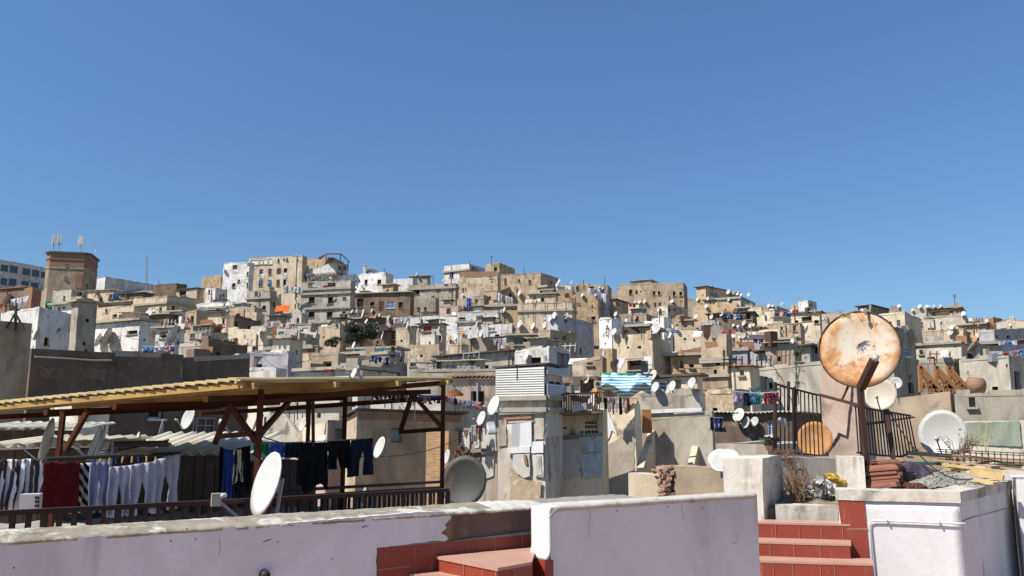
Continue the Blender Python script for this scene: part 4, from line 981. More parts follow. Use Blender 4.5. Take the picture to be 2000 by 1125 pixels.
# dry plant in the planter
mb = MB()
for k in range(60):
    b = P(rnd.uniform(1548, 1572), rnd.uniform(968, 985), rnd.uniform(9.6, 10.0)); h = rnd.uniform(.12, .55); e = b+Vector((rnd.uniform(-.16,.16), rnd.uniform(-.08,.08), h))
    md = b.lerp(e, .5)+Vector((rnd.uniform(-.04,.04), 0, 0)); mb.tube([b, md, e], .006, 4, .002)
    for q in range(4):
        s_ = md.lerp(e, rnd.random()); e2 = s_+Vector((rnd.uniform(-.06,.06), rnd.uniform(-.05,.05), rnd.uniform(.0,.07))); mb.tube([s_, e2], .0025, 3, .002)
        l = Vector((rnd.uniform(-1,1), rnd.uniform(-1,1), rnd.uniform(-1,1)))*.011; mb.quad(e2, e2+l, e2+l+Vector((l.y,l.z,l.x)), e2+Vector((l.y,l.z,l.x)))
single('dry_plant', mb, M['dry'], "dried brown shrub standing in the planter above the steps", "plant", origin=P(1560, 978, 9.8))
# torn paper and bags
mb = MB()
for k in range(150):
    u = rnd.random(); x = 1562+95*u+rnd.uniform(-8,8); hgt = 34*math.exp(-((x-1600)/34)**2)*rnd.random(); p_ = P(x, 966-hgt+rnd.uniform(-4, 6), rnd.uniform(9.75, 10.1))
    a_ = Vector((rnd.uniform(-1,1), rnd.uniform(-1,1), rnd.uniform(-.6,.6))).normalized()*rnd.uniform(.02,.055); b_ = a_.cross(Vector((rnd.uniform(-1,1), rnd.uniform(-1,1), rnd.uniform(-1,1)))).normalized()*rnd.uniform(.015,.045)
    n_ = a_.cross(b_).normalized()*.02
    mb.quad(p_-a_-b_, p_+a_-b_+n_, p_+a_+b_, p_-a_+b_+n_)
o = mb.build('litter_heap', M['paper']); tag(o, "heap of torn white paper and rags in the planter", "litter", kind="stuff")
mb = MB(); bc = P(1638, 938, 9.75)
def bag(u, v):
    an = 2*math.pi*u; ph = math.pi*(v-.5); q = Vector((math.cos(an)*math.cos(ph)*.125, math.sin(an)*math.cos(ph)*.08, math.sin(ph)*.05-math.cos(an)*math.cos(ph)*.05)); return bc+q*(1+.5*noise.noise(q*16)+.3*noise.noise(q*40))
mb.grid(bag, 30, 18); single('plastic_bag', mb, M['ybag'], "crumpled yellow plastic bag on the paper heap", "bag", origin=bc)
# stacked roof tiles
def rtile(p_, ud, out, label=None):
    mb = MB(); 
    for s_ in range(8):
        a0 = math.pi*s_/8; a1 = math.pi*(s_+1)/8
        f = lambda a, l: p_+ud*l+out*(math.cos(a)*.075)+UP*(math.sin(a)*.045)
        mb.hexa([f(a0,-.16)-UP*.012, f(a1,-.16)-UP*.012, f(a1,.16)-UP*.012, f(a0,.16)-UP*.012, f(a0,-.16), f(a1,-.16), f(a1,.16), f(a0,.16)])
    return mb
k = 0
for st_, (x, dd, cnt, wl) in enumerate(((1733, 9.75, 11, "tall middle"), (1716, 9.6, 5, "front"), (1755, 9.9, 9, "rear"))):
    for q in range(cnt):
        p_ = P(x, 955, dd); p_ = Vector((p_.x+rnd.uniform(-.03,.03), p_.y+rnd.uniform(-.02,.02), -.62+.024*q+(0 if st_ != 1 else .022*q)))
        o = rtile(p_, Vector((.9,.35,0)).normalized() if st_ != 1 else Vector((.8,-.5,.1)).normalized(), Vector((-.35,.9,0)).normalized()).build('roof_tile', M['redstone'], None, False, p_)
        tag(o, "curved clay roof tile in the %s stack beside the rail posts" % wl, "roof tile", "clay roof tiles in the %s stack" % wl)
mb = MB()
for k in range(26):
    p_ = P(rnd.uniform(1768, 1800), rnd.uniform(945, 953), 9.5); s_ = rnd.uniform(.012,.04); mb.box(p_, Vector((s_, s_*.3, 0)), Vector((-s_*.2, s_*.7, 0)), s_*.5)
o = mb.build('brick_rubble', M['redstone']); tag(o, "loose red brick crumbs beside the gravel", "rubble", kind="stuff")
# cloth bundle and gravel
mb = MB(); bc = P(1790, 925, 9.9)
def bun(u, v):
    an = 2*math.pi*u; ph = math.pi*(v-.5); q = Vector((math.cos(an)*math.cos(ph)*.26, math.sin(an)*math.cos(ph)*.16, math.sin(ph)*.13)); return bc+q*(1+.45*noise.noise(q*7))
mb.grid(bun, 24, 14); single('plastic_sheet_bundle', mb, plain("dark_grey_plastic", (.07,.05,.06), .4, k=8, rust=(.20,.20,.26)), "dark crumpled plastic sheet bundle beside the gravel heap", "bundle", origin=bc)
mb = MB()
for k in range(1300):
    a_ = rnd.random()*6.28; q = rnd.random()**.5; p_ = P(1842, 948, 9.75)+Vector((math.cos(a_)*q*.42, math.sin(a_)*q*.30, .15*(1-q)+rnd.uniform(-.01,.01))); s_ = rnd.uniform(.006,.016)
    mb.box(p_, Vector((s_, s_*rnd.uniform(-.5,.5), s_*rnd.uniform(-.5,.5))), Vector((-s_*.3, s_, 0)), s_*.7)
for k in range(1): pass
o = mb.build('gravel_heap', plain("grey_gravel", (.34,.33,.29), .95, k=30, var=.5, spec=.1)); tag(o, "small heap of pale grey gravel behind the white wall", "gravel", kind="stuff")
# boards
for (x0, y0, d0, x1, y1, d1, w_, h_, mt, lb) in (
    (1772,884,10.6, 2040,905,10.0,.055,.05,'wood',"long weathered beam lying over the scraps under the white dish"),
    (1770,892,10.4, 2000,918,9.9,.10,.02,'wood',"long pale board under the weathered beam"),
    (1764,904,10.2, 1840,906,10.3,.06,.035,'greenp',"green painted board end poking out below the long board"),
    (1950,906,10.3, 2050,908,10.3,.06,.035,'greenp',"green painted board at the edge of the photo"),
    (1838,907,10.0, 1958,921,9.7,.11,.03,'newwood',"pale pine board lying on the timber scraps"),
    (1896,920,9.6, 1960,934,9.4,.10,.06,'newwood',"short thick pine offcut at the front of the timber scraps"),
    (1850,918,9.9, 1930,900,10.3,.09,.03,'wood',"board end crossing under the pine board"),
    (1900,936,9.5, 1945,944,9.3,.12,.025,'newwood',"thin pine plank lying flat on the roof floor"),
    (1812,923,10.0, 1900,915,10.2,.05,.03,'wood',"narrow batten beneath the pine boards"),
    (1930,915,9.9, 1990,910,10.2,.07,.05,'wood',"old brown block end beside the green board")):
    mb = MB(); a_ = P(x0,y0,d0); b_ = P(x1,y1,d1); mb.bar(a_, b_, w_, h_); single('board', mb, M[mt], lb, "board", origin=a_)
# rebar cage
t = empty('rebar_cage', P(1850, 897, 10.3)); tag(t, "rusty rebar cage lying on the long beam", "rebar cage")
ca, cb2 = P(1848, 890, 10.35), P(1992, 897, 9.95); ax = (cb2-ca).normalized(); sx = ax.cross(UP).normalized(); ux = sx.cross(ax)
for k in range(13):
    q = ca.lerp(cb2, k/12); mb = MB(); mb.tube([q+(sx*math.cos(2*math.pi*i/12)+ux*math.sin(2*math.pi*i/12))*.075 for i in range(13)], .0045, 4); mb.build('hoop', M['rebar'], t, False, q)
for k in range(5):
    o_ = (sx*math.cos(2*math.pi*k/5)+ux*math.sin(2*math.pi*k/5))*.075; mb = MB(); mb.tube([ca+o_-ax*.1, cb2+o_+ax*.12], .0055, 5); mb.build('long_bar', M['rebar'], t, False, ca+o_)
# stalks by the white dish
def stalks(label, px, py, d, n_, h, spread, mat, leafy=0, name='dry_stalks', cat='plant', r=.005):
    mb = MB(); b0 = P(px, py, d)
    for k in range(n_):
        b = b0+Vector((rnd.uniform(-.05,.05), rnd.uniform(-.05,.05), 0)); e = b+Vector((rnd.uniform(-spread, spread), rnd.uniform(-spread, spread)*.5, h*rnd.uniform(.5,1)))
        md = b.lerp(e, .55)+Vector((rnd.uniform(-.05,.05), 0, .03)); mb.tube([b, md, e], r, 4, r*.35)
        for q in range(leafy):
            s_ = b.lerp(e, rnd.uniform(.35, 1)); e2 = s_+Vector((rnd.uniform(-.12,.12), rnd.uniform(-.1,.1), rnd.uniform(-.04,.10)))*min(1, h); mb.tube([s_, e2], r*.4, 3, r*.3)
            for z in range(3):
                l = Vector((rnd.uniform(-1,1), rnd.uniform(-1,1), rnd.uniform(-1,.2)))*.022*max(1, h*.8); p_ = s_.lerp(e2, rnd.uniform(.4,1.1)); mb.quad(p_, p_+l*.5+Vector((l.y,l.z,l.x))*.25, p_+l, p_+l*.5-Vector((l.y,l.z,l.x))*.25)
    return single(name, mb, M[mat], label, cat, origin=b0)
stalks("thin branching dry stalks in front of the wide white dish", 1866, 890, 10.9, 5, .42, .22, 'dry', 7)
stalks("pale dry stalks against the green plaster wall", 1925, 890, 11.5, 7, .55, .25, 'straw', 2)
stalks("tangled brown twigs at the foot of the green wall", 1888, 885, 11.6, 30, .28, .25, 'dry', 2)
stalks("tall thin sapling growing behind the curved stair rail", 1555, 790, 18, 4, 1.7, .55, 'leaf', 16, 'sapling', 'sapling', .012)
stalks("dry weeds at the head of the pierced stair rail foot", 1530, 892, 10.3, 30, .10, .15, 'dry', 1)
# trusses
t = empty('timber_trusses', P(1840, 766, 40)); tag(t, "three brown timber props bracing the blotchy grey house", "timber bracing")
M['truss'] = plain("brown_truss_timber", (.36,.16,.06), .8, k=2, rust=(.26,.11,.04))
for k, (dx, dy) in enumerate(((0,0),(31,0),(56,1))):
    q = lambda x, y, dd=0: P(x+dx, y+dy, 41+k*1.2+dd)
    mb = MB()
    for (a, b) in (((1796,714),(1799,766)),((1797,716),(1838,762)),((1813,733),(1816,766)),((1799,740),(1814,736)),((1799,756),(1836,757)),((1799,762),(1813,738)),((1797,757),(1797,766)),((1800,728),(1814,745)),((1816,748),(1836,766)),((1822,742),(1822,766)),((1836,757),(1838,768))): mb.bar(q(*a), q(*b), .16 if a[1] < 733 else .11)
    for (a, b) in (((1796,714),(1799,766)),((1799,755),(1836,756))): mb.bar(q(*a, 2.2), q(*b, 2.2), .13)
    mb.bar(q(1797,718), q(1797,718,2.2), .11); mb.bar(q(1815,740), q(1815,740,2.2), .11)
    mb.build('truss', M['truss'], t, False, q(1796, 766))
mb = MB(); mb.tube([P(1893,752,38.5), P(1918,755,38.5)], .38, 14); single('water_tank', mb, W_['K'], "ribbed clay coloured tank lying beside the timber props", "tank", origin=P(1905,765,38.5), smooth=True)
# rubble column, walls behind the parapet middle
mb = MB(); b0 = P(1301, 935, 13)
for k in range(260):
    p_ = P(rnd.gauss(1302,8), rnd.uniform(911, 985), 13+rnd.uniform(-.1,.25)); s_ = rnd.uniform(.02,.055); mb.box(p_, Vector((s_, s_*rnd.uniform(-.5,.5), s_*rnd.uniform(-.4,.4))), Vector((-s_*.3, s_*.8, 0)), s_*rnd.uniform(.3,.55))
M['rubst'] = plain('pale_red_rubble', (.38,.24,.16), .95, k=9, var=.4, rust=(.24,.12,.08))
o = single('rubble_column', mb, M['rubst'], "crumbling column of broken red stones behind the white parapet", "rubble pier", origin=b0)
mb = MB(); a_ = P(1316, 950, 12.9); b_ = P(1420, 950, 12.6); rough_box(mb, (a_.x,a_.y,0), (b_.x,b_.y,0), (.1,.3,0), -2.2, P(1360,911,12.8).z, 10, .02, 5); single('garden_wall', mb, W_['T'], "smooth tan wall between the stone column and the concrete pier", "wall", origin=(a_.x,a_.y,-2.2))
mb = MB(); a_ = P(1228, 950, 13.2); b_ = P(1288, 950, 13.0); rough_box(mb, (a_.x,a_.y,0), (b_.x,b_.y,0), (.1,.3,0), -2.2, P(1260,926,13).z, 8, .02, 5); single('garden_wall', mb, W_['Y'], "pale cracked wall with a dark joint under the buttress", "wall", origin=(a_.x,a_.y,-2.2))
# buttresses on the smooth grey wall
gw = next(h for h in HOUSES if h['label'].startswith("large smooth grey house"))
for (xt, yt_, ln3, lb) in ((1268,840,2.6,"tall concrete buttress under the brown post"),(1352,871,1.9,"short concrete buttress on the smooth grey wall")):
    nrm = gw['oL']; T = plane_hit(xt, yt_, gw['M'], nrm)+nrm*.02; Wf = Vector((T.x, T.y, T.z-1.45*ln3/2.2-.1)); Ft = Wf+nrm*ln3+UP*.12; dx = -gw['a']*.24
    L1 = [T, T+nrm*.10, Ft, Vector((Ft.x, Ft.y, Wf.z-2)), Vector((Wf.x, Wf.y, Wf.z-2))]; L2 = [p+dx for p in L1]; mb = MB()
    mb.poly(L1); mb.poly(L2[::-1])
    for i in range(5): mb.quad(L1[i], L2[i], L2[(i+1)%5], L1[(i+1)%5])
    single('buttress', mb, W_['C'], lb, "buttress", origin=T)
mb = MB(); mb.bar(P(1262, 800, 33.2), P(1264, 846, 33.2), .34); single('timber_post', mb, M['truss'], "orange brown post at the edge of the smooth grey wall", "post", origin=P(1264, 846, 33.2))
# ------------------------------------------------------------------ railing, pergola, washing and shacks behind the long parapet
def line_pt(px, org, dr):
    k = (px-1000)/F*1.0
    r = ray(px, 900); k = r.x/r.y
    s = (k*org.y-org.x)/(dr.x-k*dr.y); return org+dr*s
RO = Vector((-3.64, 6.0, 0)); RD = Vector((.795, .606, 0)).normalized()
t = empty('iron_railing', line_pt(0, RO, RD)+UP*-1.5); tag(t, "long dark brown iron railing behind the lilac parapet", "railing")
ra = line_pt(-60, RO, RD)+UP*-.575; rb = line_pt(876, RO, RD)+UP*-.575
mb = MB(); mb.bar(ra, rb, .05, .035); mb.build('top_rail', M['rpost'], t, False, ra)
mb = MB(); mb.bar(ra-UP*.75, rb-UP*.75, .04, .03); mb.build('bottom_rail', M['rpost'], t, False, ra)
L_ = (rb-ra).length; n_ = int(L_/.098)
for i in range(n_+1):
    p_ = ra.lerp(rb, i/n_); mb = MB(); w_ = .030 if i % 5 else .04
    mb.bar(p_-UP*.02, p_-UP*.74, w_, .03); mb.build('bar', M['rpost'], t, False, p_-UP*.74)
# second railing further in
ra2 = P(560, 972, 11.0); rb2 = P(872, 952, 13.5)
t = empty('iron_railing', ra2-UP*.6); tag(t, "second dark railing with close bars behind the white dish", "railing")
mb = MB(); mb.bar(ra2, rb2, .05); mb.bar(ra2+UP*.09, rb2+UP*.09, .04); mb.build('top_rail', M['rpost'], t, False, ra2)
for i in range(33):
    p_ = ra2.lerp(rb2, i/32); mb = MB(); mb.bar(p_, p_-UP*.8, .035); mb.build('bar', M['rpost'], t, False, p_-UP*.8)
# pergola
M['pboard'] = plain("yellow_pine_decking", (.47,.37,.18), .75, k=2.5, rust=(.38,.27,.12), rthr=.52, spec=.2)
M['pbeam'] = plain("red_brown_beam", (.072,.021,.009), .75, k=3, rust=(.040,.014,.008), spec=.15, rthr=.58)
M['raft'] = plain("golden_rafter", (.40,.24,.07), .7, k=3, rust=(.22,.12,.04))
PB = P(470, 742, 8.0); PC = P(886, 738, 11.0); PA = P(-62, 793, 10.45); PD = PA+PC-PB
root = empty('pergola', (PB.x, PB.y, -2.0)); tag(root, "wooden pergola with a sloping yellow board roof on red brown posts", "pergola")
ua = (PA-PB).normalized(); uc = (PC-PB).normalized(); La = (PA-PB).length; Lc = (PC-PB).length; un = uc.cross(ua).normalized(); un = un if un.z > 0 else -un
mb = MB(); nb = 30
for i in range(nb):
    a0 = La*i/nb; p_ = PB+ua*(a0+La/nb/2)
    e = rnd.uniform(-.012, .012); tl_ = un*.014
    c0 = p_+uc*(e-.0); c1 = p_+uc*(Lc+rnd.uniform(-.02,.05)); hw = La/nb*.53
    q = [c0-ua*hw-tl_, c1-ua*hw-tl_, c1+ua*hw+tl_, c0+ua*hw+tl_]
    mb.hexa([q[0], q[1], q[2], q[3]]+[x+un*.020 for x in q])
mb.build('board_roof', M['pboard'], root, False, PB)
def on(sa, sc, dz): return PB+ua*(La*sa)+uc*(Lc*sc)+un*dz
mb = MB(); mb.bar(on(.012,-.003,-.004), on(.012,1.01,-.002), .03, .05); mb.build('fascia_board', M['pboard'], root, False, PB)
for sc in (.04, .36, .66, .95):
    mb = MB(); mb.bar(on(-.012,sc,-.062), on(.97,sc,-.062), .06, .06); mb.build('rafter', M['raft'], root, False, on(0,sc,0))
mb = MB(); mb.bar(on(.0,.012,-.05), on(.98,.012,-.05), .045, .055); mb.build('edge_batten', M['raft'], root, False, on(0,.02,0))
for sa in (.085, .40, .66, .93):
    mb = MB(); mb.bar(on(sa,-.02 if sa < .1 else .0,-.155), on(sa,1.0,-.155), .07, .06); mb.build('purlin', M['pbeam'], root, False, on(sa,0,-.16))
for (sc, w_) in ((.97,.06),):
    mb = MB(); mb.bar(on(.02,sc,-.245), on(.99,sc,-.245), .06, w_); mb.build('beam', M['pbeam'], root, False, on(.02,sc,-.24))
for (a_, b_) in (((452,758,8.3),(52,797,10.4)),((500,787,8.6),(880,745,11.1))):
    mb = MB(); mb.bar(P(*a_), P(*b_), .06, .045); mb.build('beam', M['pbeam'], root, False, P(*a_))
def post(px, py0, d, w_, lean=0):
    a_ = P(px, py0, d); b_ = Vector((a_.x+lean, a_.y, -2.0)); mb = MB(); mb.bar(a_, b_, w_); mb.build('post', M['pbeam'], root, False, b_)
post(124, 800, 9.6, .05, -.055); post(510, 760, 8.55, .052); post(604, 784, 12.4, .05); post(675, 762, 11.9, .055); post(866, 752, 10.85, .052)
mb = MB()
for (x0,y0,d0,x1,y1,d1) in ((173,800,9.4,128,880,9.55),(448,790,8.6,500,862,8.55),(452,790,8.9,420,865,9.6),(566,782,11,508,848,8.6),(802,766,10.7,866,838,10.8),(806,768,11.2,782,842,11.6),(782,844,11.6,866,838,10.85),(430,852,9.2,508,846,8.55)):
    mb = MB(); mb.bar(P(x0,y0,d0), P(x1,y1,d1), .05); mb.build('brace', M['pbeam'], root, False, P(x1,y1,d1))
# dark shed with a corrugated roof behind the washing
def corr(name, label, A, B, back, mat='sheet', per=.17, amp=.026, parent=None, ragged=.03, cat='roof'):
    """corrugated sheet: A-B is the low front edge, back goes up the slope"""
    A = Vector(A); B = Vector(B); back = Vector(back); W = (B-A).length; nu = int(W/per*8)
    def fn(u, v):
        p = A.lerp(B, u)+back*v; st_ = int(u*W/.9); j = ragged*noise.noise(Vector((st_*1.7, 2, 0)))*(1 if v < .1 else .2)
        return p+back.normalized()*j+UP*(amp*math.sin(2*math.pi*u*W/per)+.015*noise.noise(p*1.2)+.006*(st_ % 2))
    mb = MB(); mb.grid(fn, min(nu, 420), 5, -UP*.008); o = mb.build(name, M[mat], parent, True, A)
    return o
M['sheetw'] = plain("pale_corrugated_sheet", (.66,.61,.49), .85, k=1.2, rust=(.40,.33,.24), rthr=.58, spec=.15)
M['planks'] = plain("dark_tarred_planks", (.12,.085,.065), .85, k=2, rust=(.19,.14,.105), streak=.5)
def shed(label, pts, zf, zw, name='shed', wallm='planks', per=.17, back=(0, 2.2, .28), floor=-2.6, drop=0):
    (x0, d0), (x1, d1) = pts; a_ = P(x0, 880, d0); b_ = P(x1, 880, d1)
    t = empty(name, (a_.x, a_.y, floor)); tag(t, label, 'shed')
    corr('roof', None, (a_.x,a_.y,zf), (b_.x,b_.y,zf-drop), back, 'sheetw', per, .026, t)
    dv = Vector((b_.x-a_.x, b_.y-a_.y, 0)).normalized(); inn = Vector((-dv.y, dv.x, 0)); inn = inn if inn.y > 0 else -inn
    mb = MB(); q0 = Vector((a_.x,a_.y,0))+inn*.25+dv*.06; q1 = Vector((b_.x,b_.y,0))+inn*.25-dv*.06; n_ = int((q1-q0).length/.14)
    for i in range(n_):
        c0 = q0.lerp(q1, i/n_); c1 = q0.lerp(q1, (i+.94)/n_); o_ = inn*rnd.uniform(0,.012)
        mb.hexa([Vector((p.x,p.y,floor)) for p in (c0+o_, c1+o_, c1+o_+inn*.03, c0+o_+inn*.03)]+[Vector((p.x,p.y,zw)) for p in (c0+o_, c1+o_, c1+o_+inn*.03, c0+o_+inn*.03)])
    c0 = q0+inn*1.75; c1 = q1+inn*1.75
    mb.hexa([Vector((p.x,p.y,floor)) for p in (q0+inn*.06, q1+inn*.06, c1, c0)]+[Vector((p.x,p.y,zw+.0)) for p in (q0+inn*.06, q1+inn*.06, c1, c0)])
    mb.build('wall', M[wallm], t, False, q0); return t
shed("dark plank shed with a wavy cream corrugated roof under the pergola", ((196, 11.6), (476, 12.3)), -.34, -.40)
shed("low dark plank lean-to behind the black washing", ((455, 12.6), (640, 13.4)), -.42, -.50, back=(0, 2.0, .1))
shed("small shed with a pale corrugated roof beside the striped blind", ((-40, 10.6), (200, 11.2)), -.20, -.26, back=(0,1.6,.10))
shed("long dark shed with a white corrugated edge beneath the big brown wall", ((-60, 17.5), (163, 19.5)), .02, -.02, back=(0,1.5,.14), per=.25)
# lower roofs seen between the bars
mb = MB(); a_ = P(-40, 1015, 8.2); b_ = P(380, 1000, 10.5)
def lr(u, v):
    p = Vector((-8+9*u, 7.2+6.0*v, -1.16+.02*math.sin(u*90))); return p
mb.grid(lr, 120, 4, -UP*.08); o = mb.build('lower_roof', plain("grey_roof_sheet", (.33,.31,.29), .8, k=1.5, rust=(.20,.17,.15), spec=.2)); tag(o, "grey ribbed lower roof seen between the railing bars", "roof", kind="thing")
# washing on the black line
wl0, wl1 = P(90, 897, 8.6), P(352, 886, 9.5)
mb = MB(); mb.tube([wl0, wl1], .022, 8); single('washing_pole', mb, M['iron'], "dark pole the pale trousers hang from", "pole", origin=wl0)
def hang(px0, y0, px1, y1, d0, d1, yb, mat, name, label, cat, shape='sheet', **kw):
    a_ = P(px0, y0, d0); b_ = P(px1, y1, d1); ln_ = a_.z-P(px0, yb, d0).z
    kw.setdefault('nu', 18); kw.setdefault('nv', 18); kw['wave'] = kw.get('wave', .02)*1.35
    return cloth(name, label, a_, b_, ln_, mat, cat, shape, **kw)
G1 = "washing on the dark pole"
hang(176,903,216,903,8.75,8.90,1002,'bluegrey','trousers',"blue grey trousers pegged on the dark pole",'trousers','trousers',group=G1,wave=.02)
hang(214,912,258,908,8.80,8.95,1012,'palegrey','trousers',"first pair of pale trousers beside the blue grey pair",'trousers','trousers',group=G1,wave=.025,flare=.05)
hang(256,908,306,900,8.90,9.10,1010,'palegrey','trousers',"second pair of pale trousers in the middle of the pole",'trousers','trousers',group=G1,wave=.025)
hang(304,898,351,886,9.10,9.35,1006,'palegrey','trousers',"pale trousers with a long leg at the end of the pole",'trousers','trousers',group=G1,wave=.025,flare=-.05)
hang(85,902,157,903,8.50,8.75,1004,'wine','red_sheet',"dark red sheet hanging beside the striped blind",'sheet',group=G1,wave=.02,freq=2)
hang(142,906,178,903,8.95,9.10,1004,'zebra','zebra_towel',"black and cream zebra striped towel behind the trousers",'towel',group=G1,wave=.02)
hang(-30,898,76,895,7.2,7.7,1004,'blind','striped_blind',"white and brown wavy striped blind at the edge of the photo",'blind',wave=.045,freq=6,nu=40)
for k, x in enumerate((180,196,214,226,240,258,270,286,304,318,330,344)):
    f = (x-90)/(352-90); p_ = wl0.lerp(wl1, f)-Vector((0,.02,0)); mb = MB(); q = P(x, 893+12*(1-f)+rnd.uniform(-1,3), p_.y-.03); mb.bar(q+UP*.03, q-UP*.035+Vector((rnd.uniform(-.012,.012),0,0)), .013, .02)
    single('clothes_peg', mb, M['newwood'] if k % 3 else CL['blue'], "small clothes peg on the dark washing pole", "clothes peg", "clothes pegs on the dark pole", origin=q)
G2 = "dark washing under the pergola"
wa, wb = P(434, 866, 9.4), P(742, 854, 10.6)
mb = MB(); mb.tube([wa.lerp(wb, i/10)-UP*.02*math.sin(math.pi*i/10) for i in range(11)], .006, 5); single('washing_line', mb, M['galv'], "thin washing line stretched between the pergola posts", "washing line", origin=wa)
for (x0,y0,x1,y1,yb,mat,nm,lb,ct,sh,kw) in (
    (429,872,438,874,966,'black','shirt',"narrow dark shirt at the end of the pergola line",'shirt','sheet',{}),
    (436,876,462,880,972,'blue','tracksuit_top',"blue tracksuit top with a white badge on the pergola line",'top','ragged',{}),
    (455,880,476,876,940,'cream','vest',"cream vest between the blue top and black shorts",'vest','ragged',{}),
    (462,876,489,870,958,'black','shirt',"black shirt hanging slanted beside the pergola post",'shirt','ragged',{'flare':.3}),
    (494,862,527,862,888,'green','cloth_piece',"bright green cloth on the pergola line",'cloth','ragged',{}),
    (524,862,556,863,892,'bluefloral','shorts',"blue patterned swim shorts on the pergola line",'shorts','shorts',{}),
    (556,864,586,864,894,'navy','shorts',"dark blue shorts on the pergola line",'shorts','sheet',{}),
    (586,864,641,863,954,'black','shirt',"large black shirt hanging by its hem",'shirt','ragged',{'flare':.12}),
    (641,861,684,858,918,'black','shorts',"black shorts hanging in the middle of the line",'shorts','shorts',{}),
    (686,859,729,855,932,'navy','trousers',"navy three quarter trousers at the far end of the line",'trousers','trousers',{'flare':.25})):
    d0 = 9.4+(x0-434)/308*1.2; d1 = 9.4+(x1-434)/308*1.2
    hang(x0,y0,x1,y1,d0,d1,yb,mat,nm,lb,ct,sh,group=G2,wave=.018,**kw)
# dishes on the tower side
dish("tall white dish standing edgewise behind the lilac parapet", P(518, 944, 6.9), .243, 'dish', Vector((-.84,-.64,.30)), base=P(536, 1030, 7.0), depth=.12, arm=False)
t = empty('dish_receiver', P(422, 976, 6.7)); tag(t, "cream receiver box on a thin arm before the white dish", "receiver")
mb = MB(); q = P(422, 976, 6.7); mb.box(q, Vector((.032,.015,0)), Vector((-.015,.035,0)), .048); mb.build('housing', M['dishcream'], t, False, q)
mb = MB(); q2 = P(434, 969, 6.7); mb.tube([q2-Vector((.02,0,0)), q2+Vector((.028,-.014,.008))], .02, 10); mb.build('horn', M['dish'], t, True, q2)
mb = MB(); mb.bar(P(432, 982, 6.72), P(470, 1014, 6.8), .02); mb.build('arm', M['galv'], t, False, q)
M['bigdark'] = plain("soot_dark_dish", (.034,.036,.032), .6, k=1.6, rust=(.17,.085,.025), rthr=.52)
dish("large dark dish with an orange stain behind the railing end", P(905, 940, 12.5), .355, 'bigdark', Vector((-.30,-.92,.22)), drop=.5, arm=False, group=None)
for (x,y,d,r,mt,n,lb) in (
    (366,817,21,.27,'dish',(-.62,-.72,.30),"white dish with a rusty edge on the sooty wall"),
    (492,815,16,.52,'dishcream',(-.86,-.42,.28),"tall cream dish seen edgewise behind the pergola post"),
    (740,874,16,.20,'dish',(-.80,-.50,.33),"white dish beside the navy trousers"),
    (622,864,15,.16,'dish',(-.6,-.5,.62),"small white dish peeping above the black shirt"),
    (590,829,24,.20,'dishcream',(-.75,-.6,.3),"rust stained dish on the red brick ruin"),
    (800,786,24,.24,'dish',(-.85,-.45,.3),"white dish behind the pergola brace"),
    (963,792,22,.25,'dish',(-.80,-.50,.33),"white dish at the corner of the slatted cabin house"),
    (939,817,20,.17,'dish',(-.80,-.50,.33),"narrow white dish above the hanging red washing"),
    (872,892,18,.15,'dish',(-.9,-.4,.2),"thin white dish against the orange brick wall"),
    (90,860,10.5,.26,'dish',(-.93,-.30,.18),"white dish edge sticking up beside the striped blind"),
    (183,866,10.4,.20,'dish',(-.80,-.55,.30),"pair dish, the flat faced white one behind the pergola post"),
    (192,866,10.2,.215,'dish',(-.93,-.42,.25),"pair dish, the edgewise white one behind the pergola post"),
    (266,857,12.5,.10,'dish',(-.85,-.5,.3),"small white dish on the cream corrugated roof"),
    (310,847,16,.26,'dishgrey',(-.93,-.35,.2),"grey dish seen edgewise below the grilled window"),
    (400,858,15,.20,'dishrust',(-.3,-.5,.8),"brown rusty dish lying on the corrugated roof"),
    (712,965,13,.12,'dish',(-.85,-.5,.3),"slim white dish seen through the close bars")):
    dish(lb, P(x,y,d), r, mt, Vector(n), drop=r*2.2)
# clutter on the shed roof
mb = MB()
for k in range(9):
    a_ = P(212+rnd.uniform(0,12), 868+k*1.0, 11.3+rnd.uniform(0,.5)); b_ = P(330+rnd.uniform(-6,6), 866+k*1.2, 11.5+rnd.uniform(0,.3)); mb.bar(a_+UP*.03, b_+UP*.03, .022)
single('pole_bundle', mb, M['dsheet'], "bundle of grey poles lying on the corrugated roof", "poles", origin=P(212,870,11.4))
t = empty('outdoor_unit', P(62, 1000, 7.4)); tag(t, "white air conditioner box below the striped blind", "air conditioner")
mb = MB(); q = P(60, 982, 7.4); mb.box(q, Vector((.07,.025,0)), Vector((-.025,.07,0)), .075); mb.build('case', M['dish'], t, False, q)
mb = MB()
for i in range(2):
    for j in range(4):
        e = P(70+i*5, 972+j*8, 7.34); mb.box(e, Vector((.007,.003,0)), Vector((-.002,.005,0)), .011)
mb.build('grille', M['iron'], t, False, q)
# ------------------------------------------------------------------ special pieces in the town
def find(s): return next(h for h in HOUSES if h['label'].startswith(s))
def patch(h, polys, mat, name='plaster_patch', side='L', proud=.03, rag=1.0):
    nrm = h['oL'] if side == 'L' else h['oR']
    for pl in polys:
        mb = MB(); prism_on(mb, ragged(pl, rag, 5) if rag else pl, h['M'], nrm, proud, .05); mb.build(name, M[mat] if isinstance(mat, str) else mat, h['root'], False, h['M'])
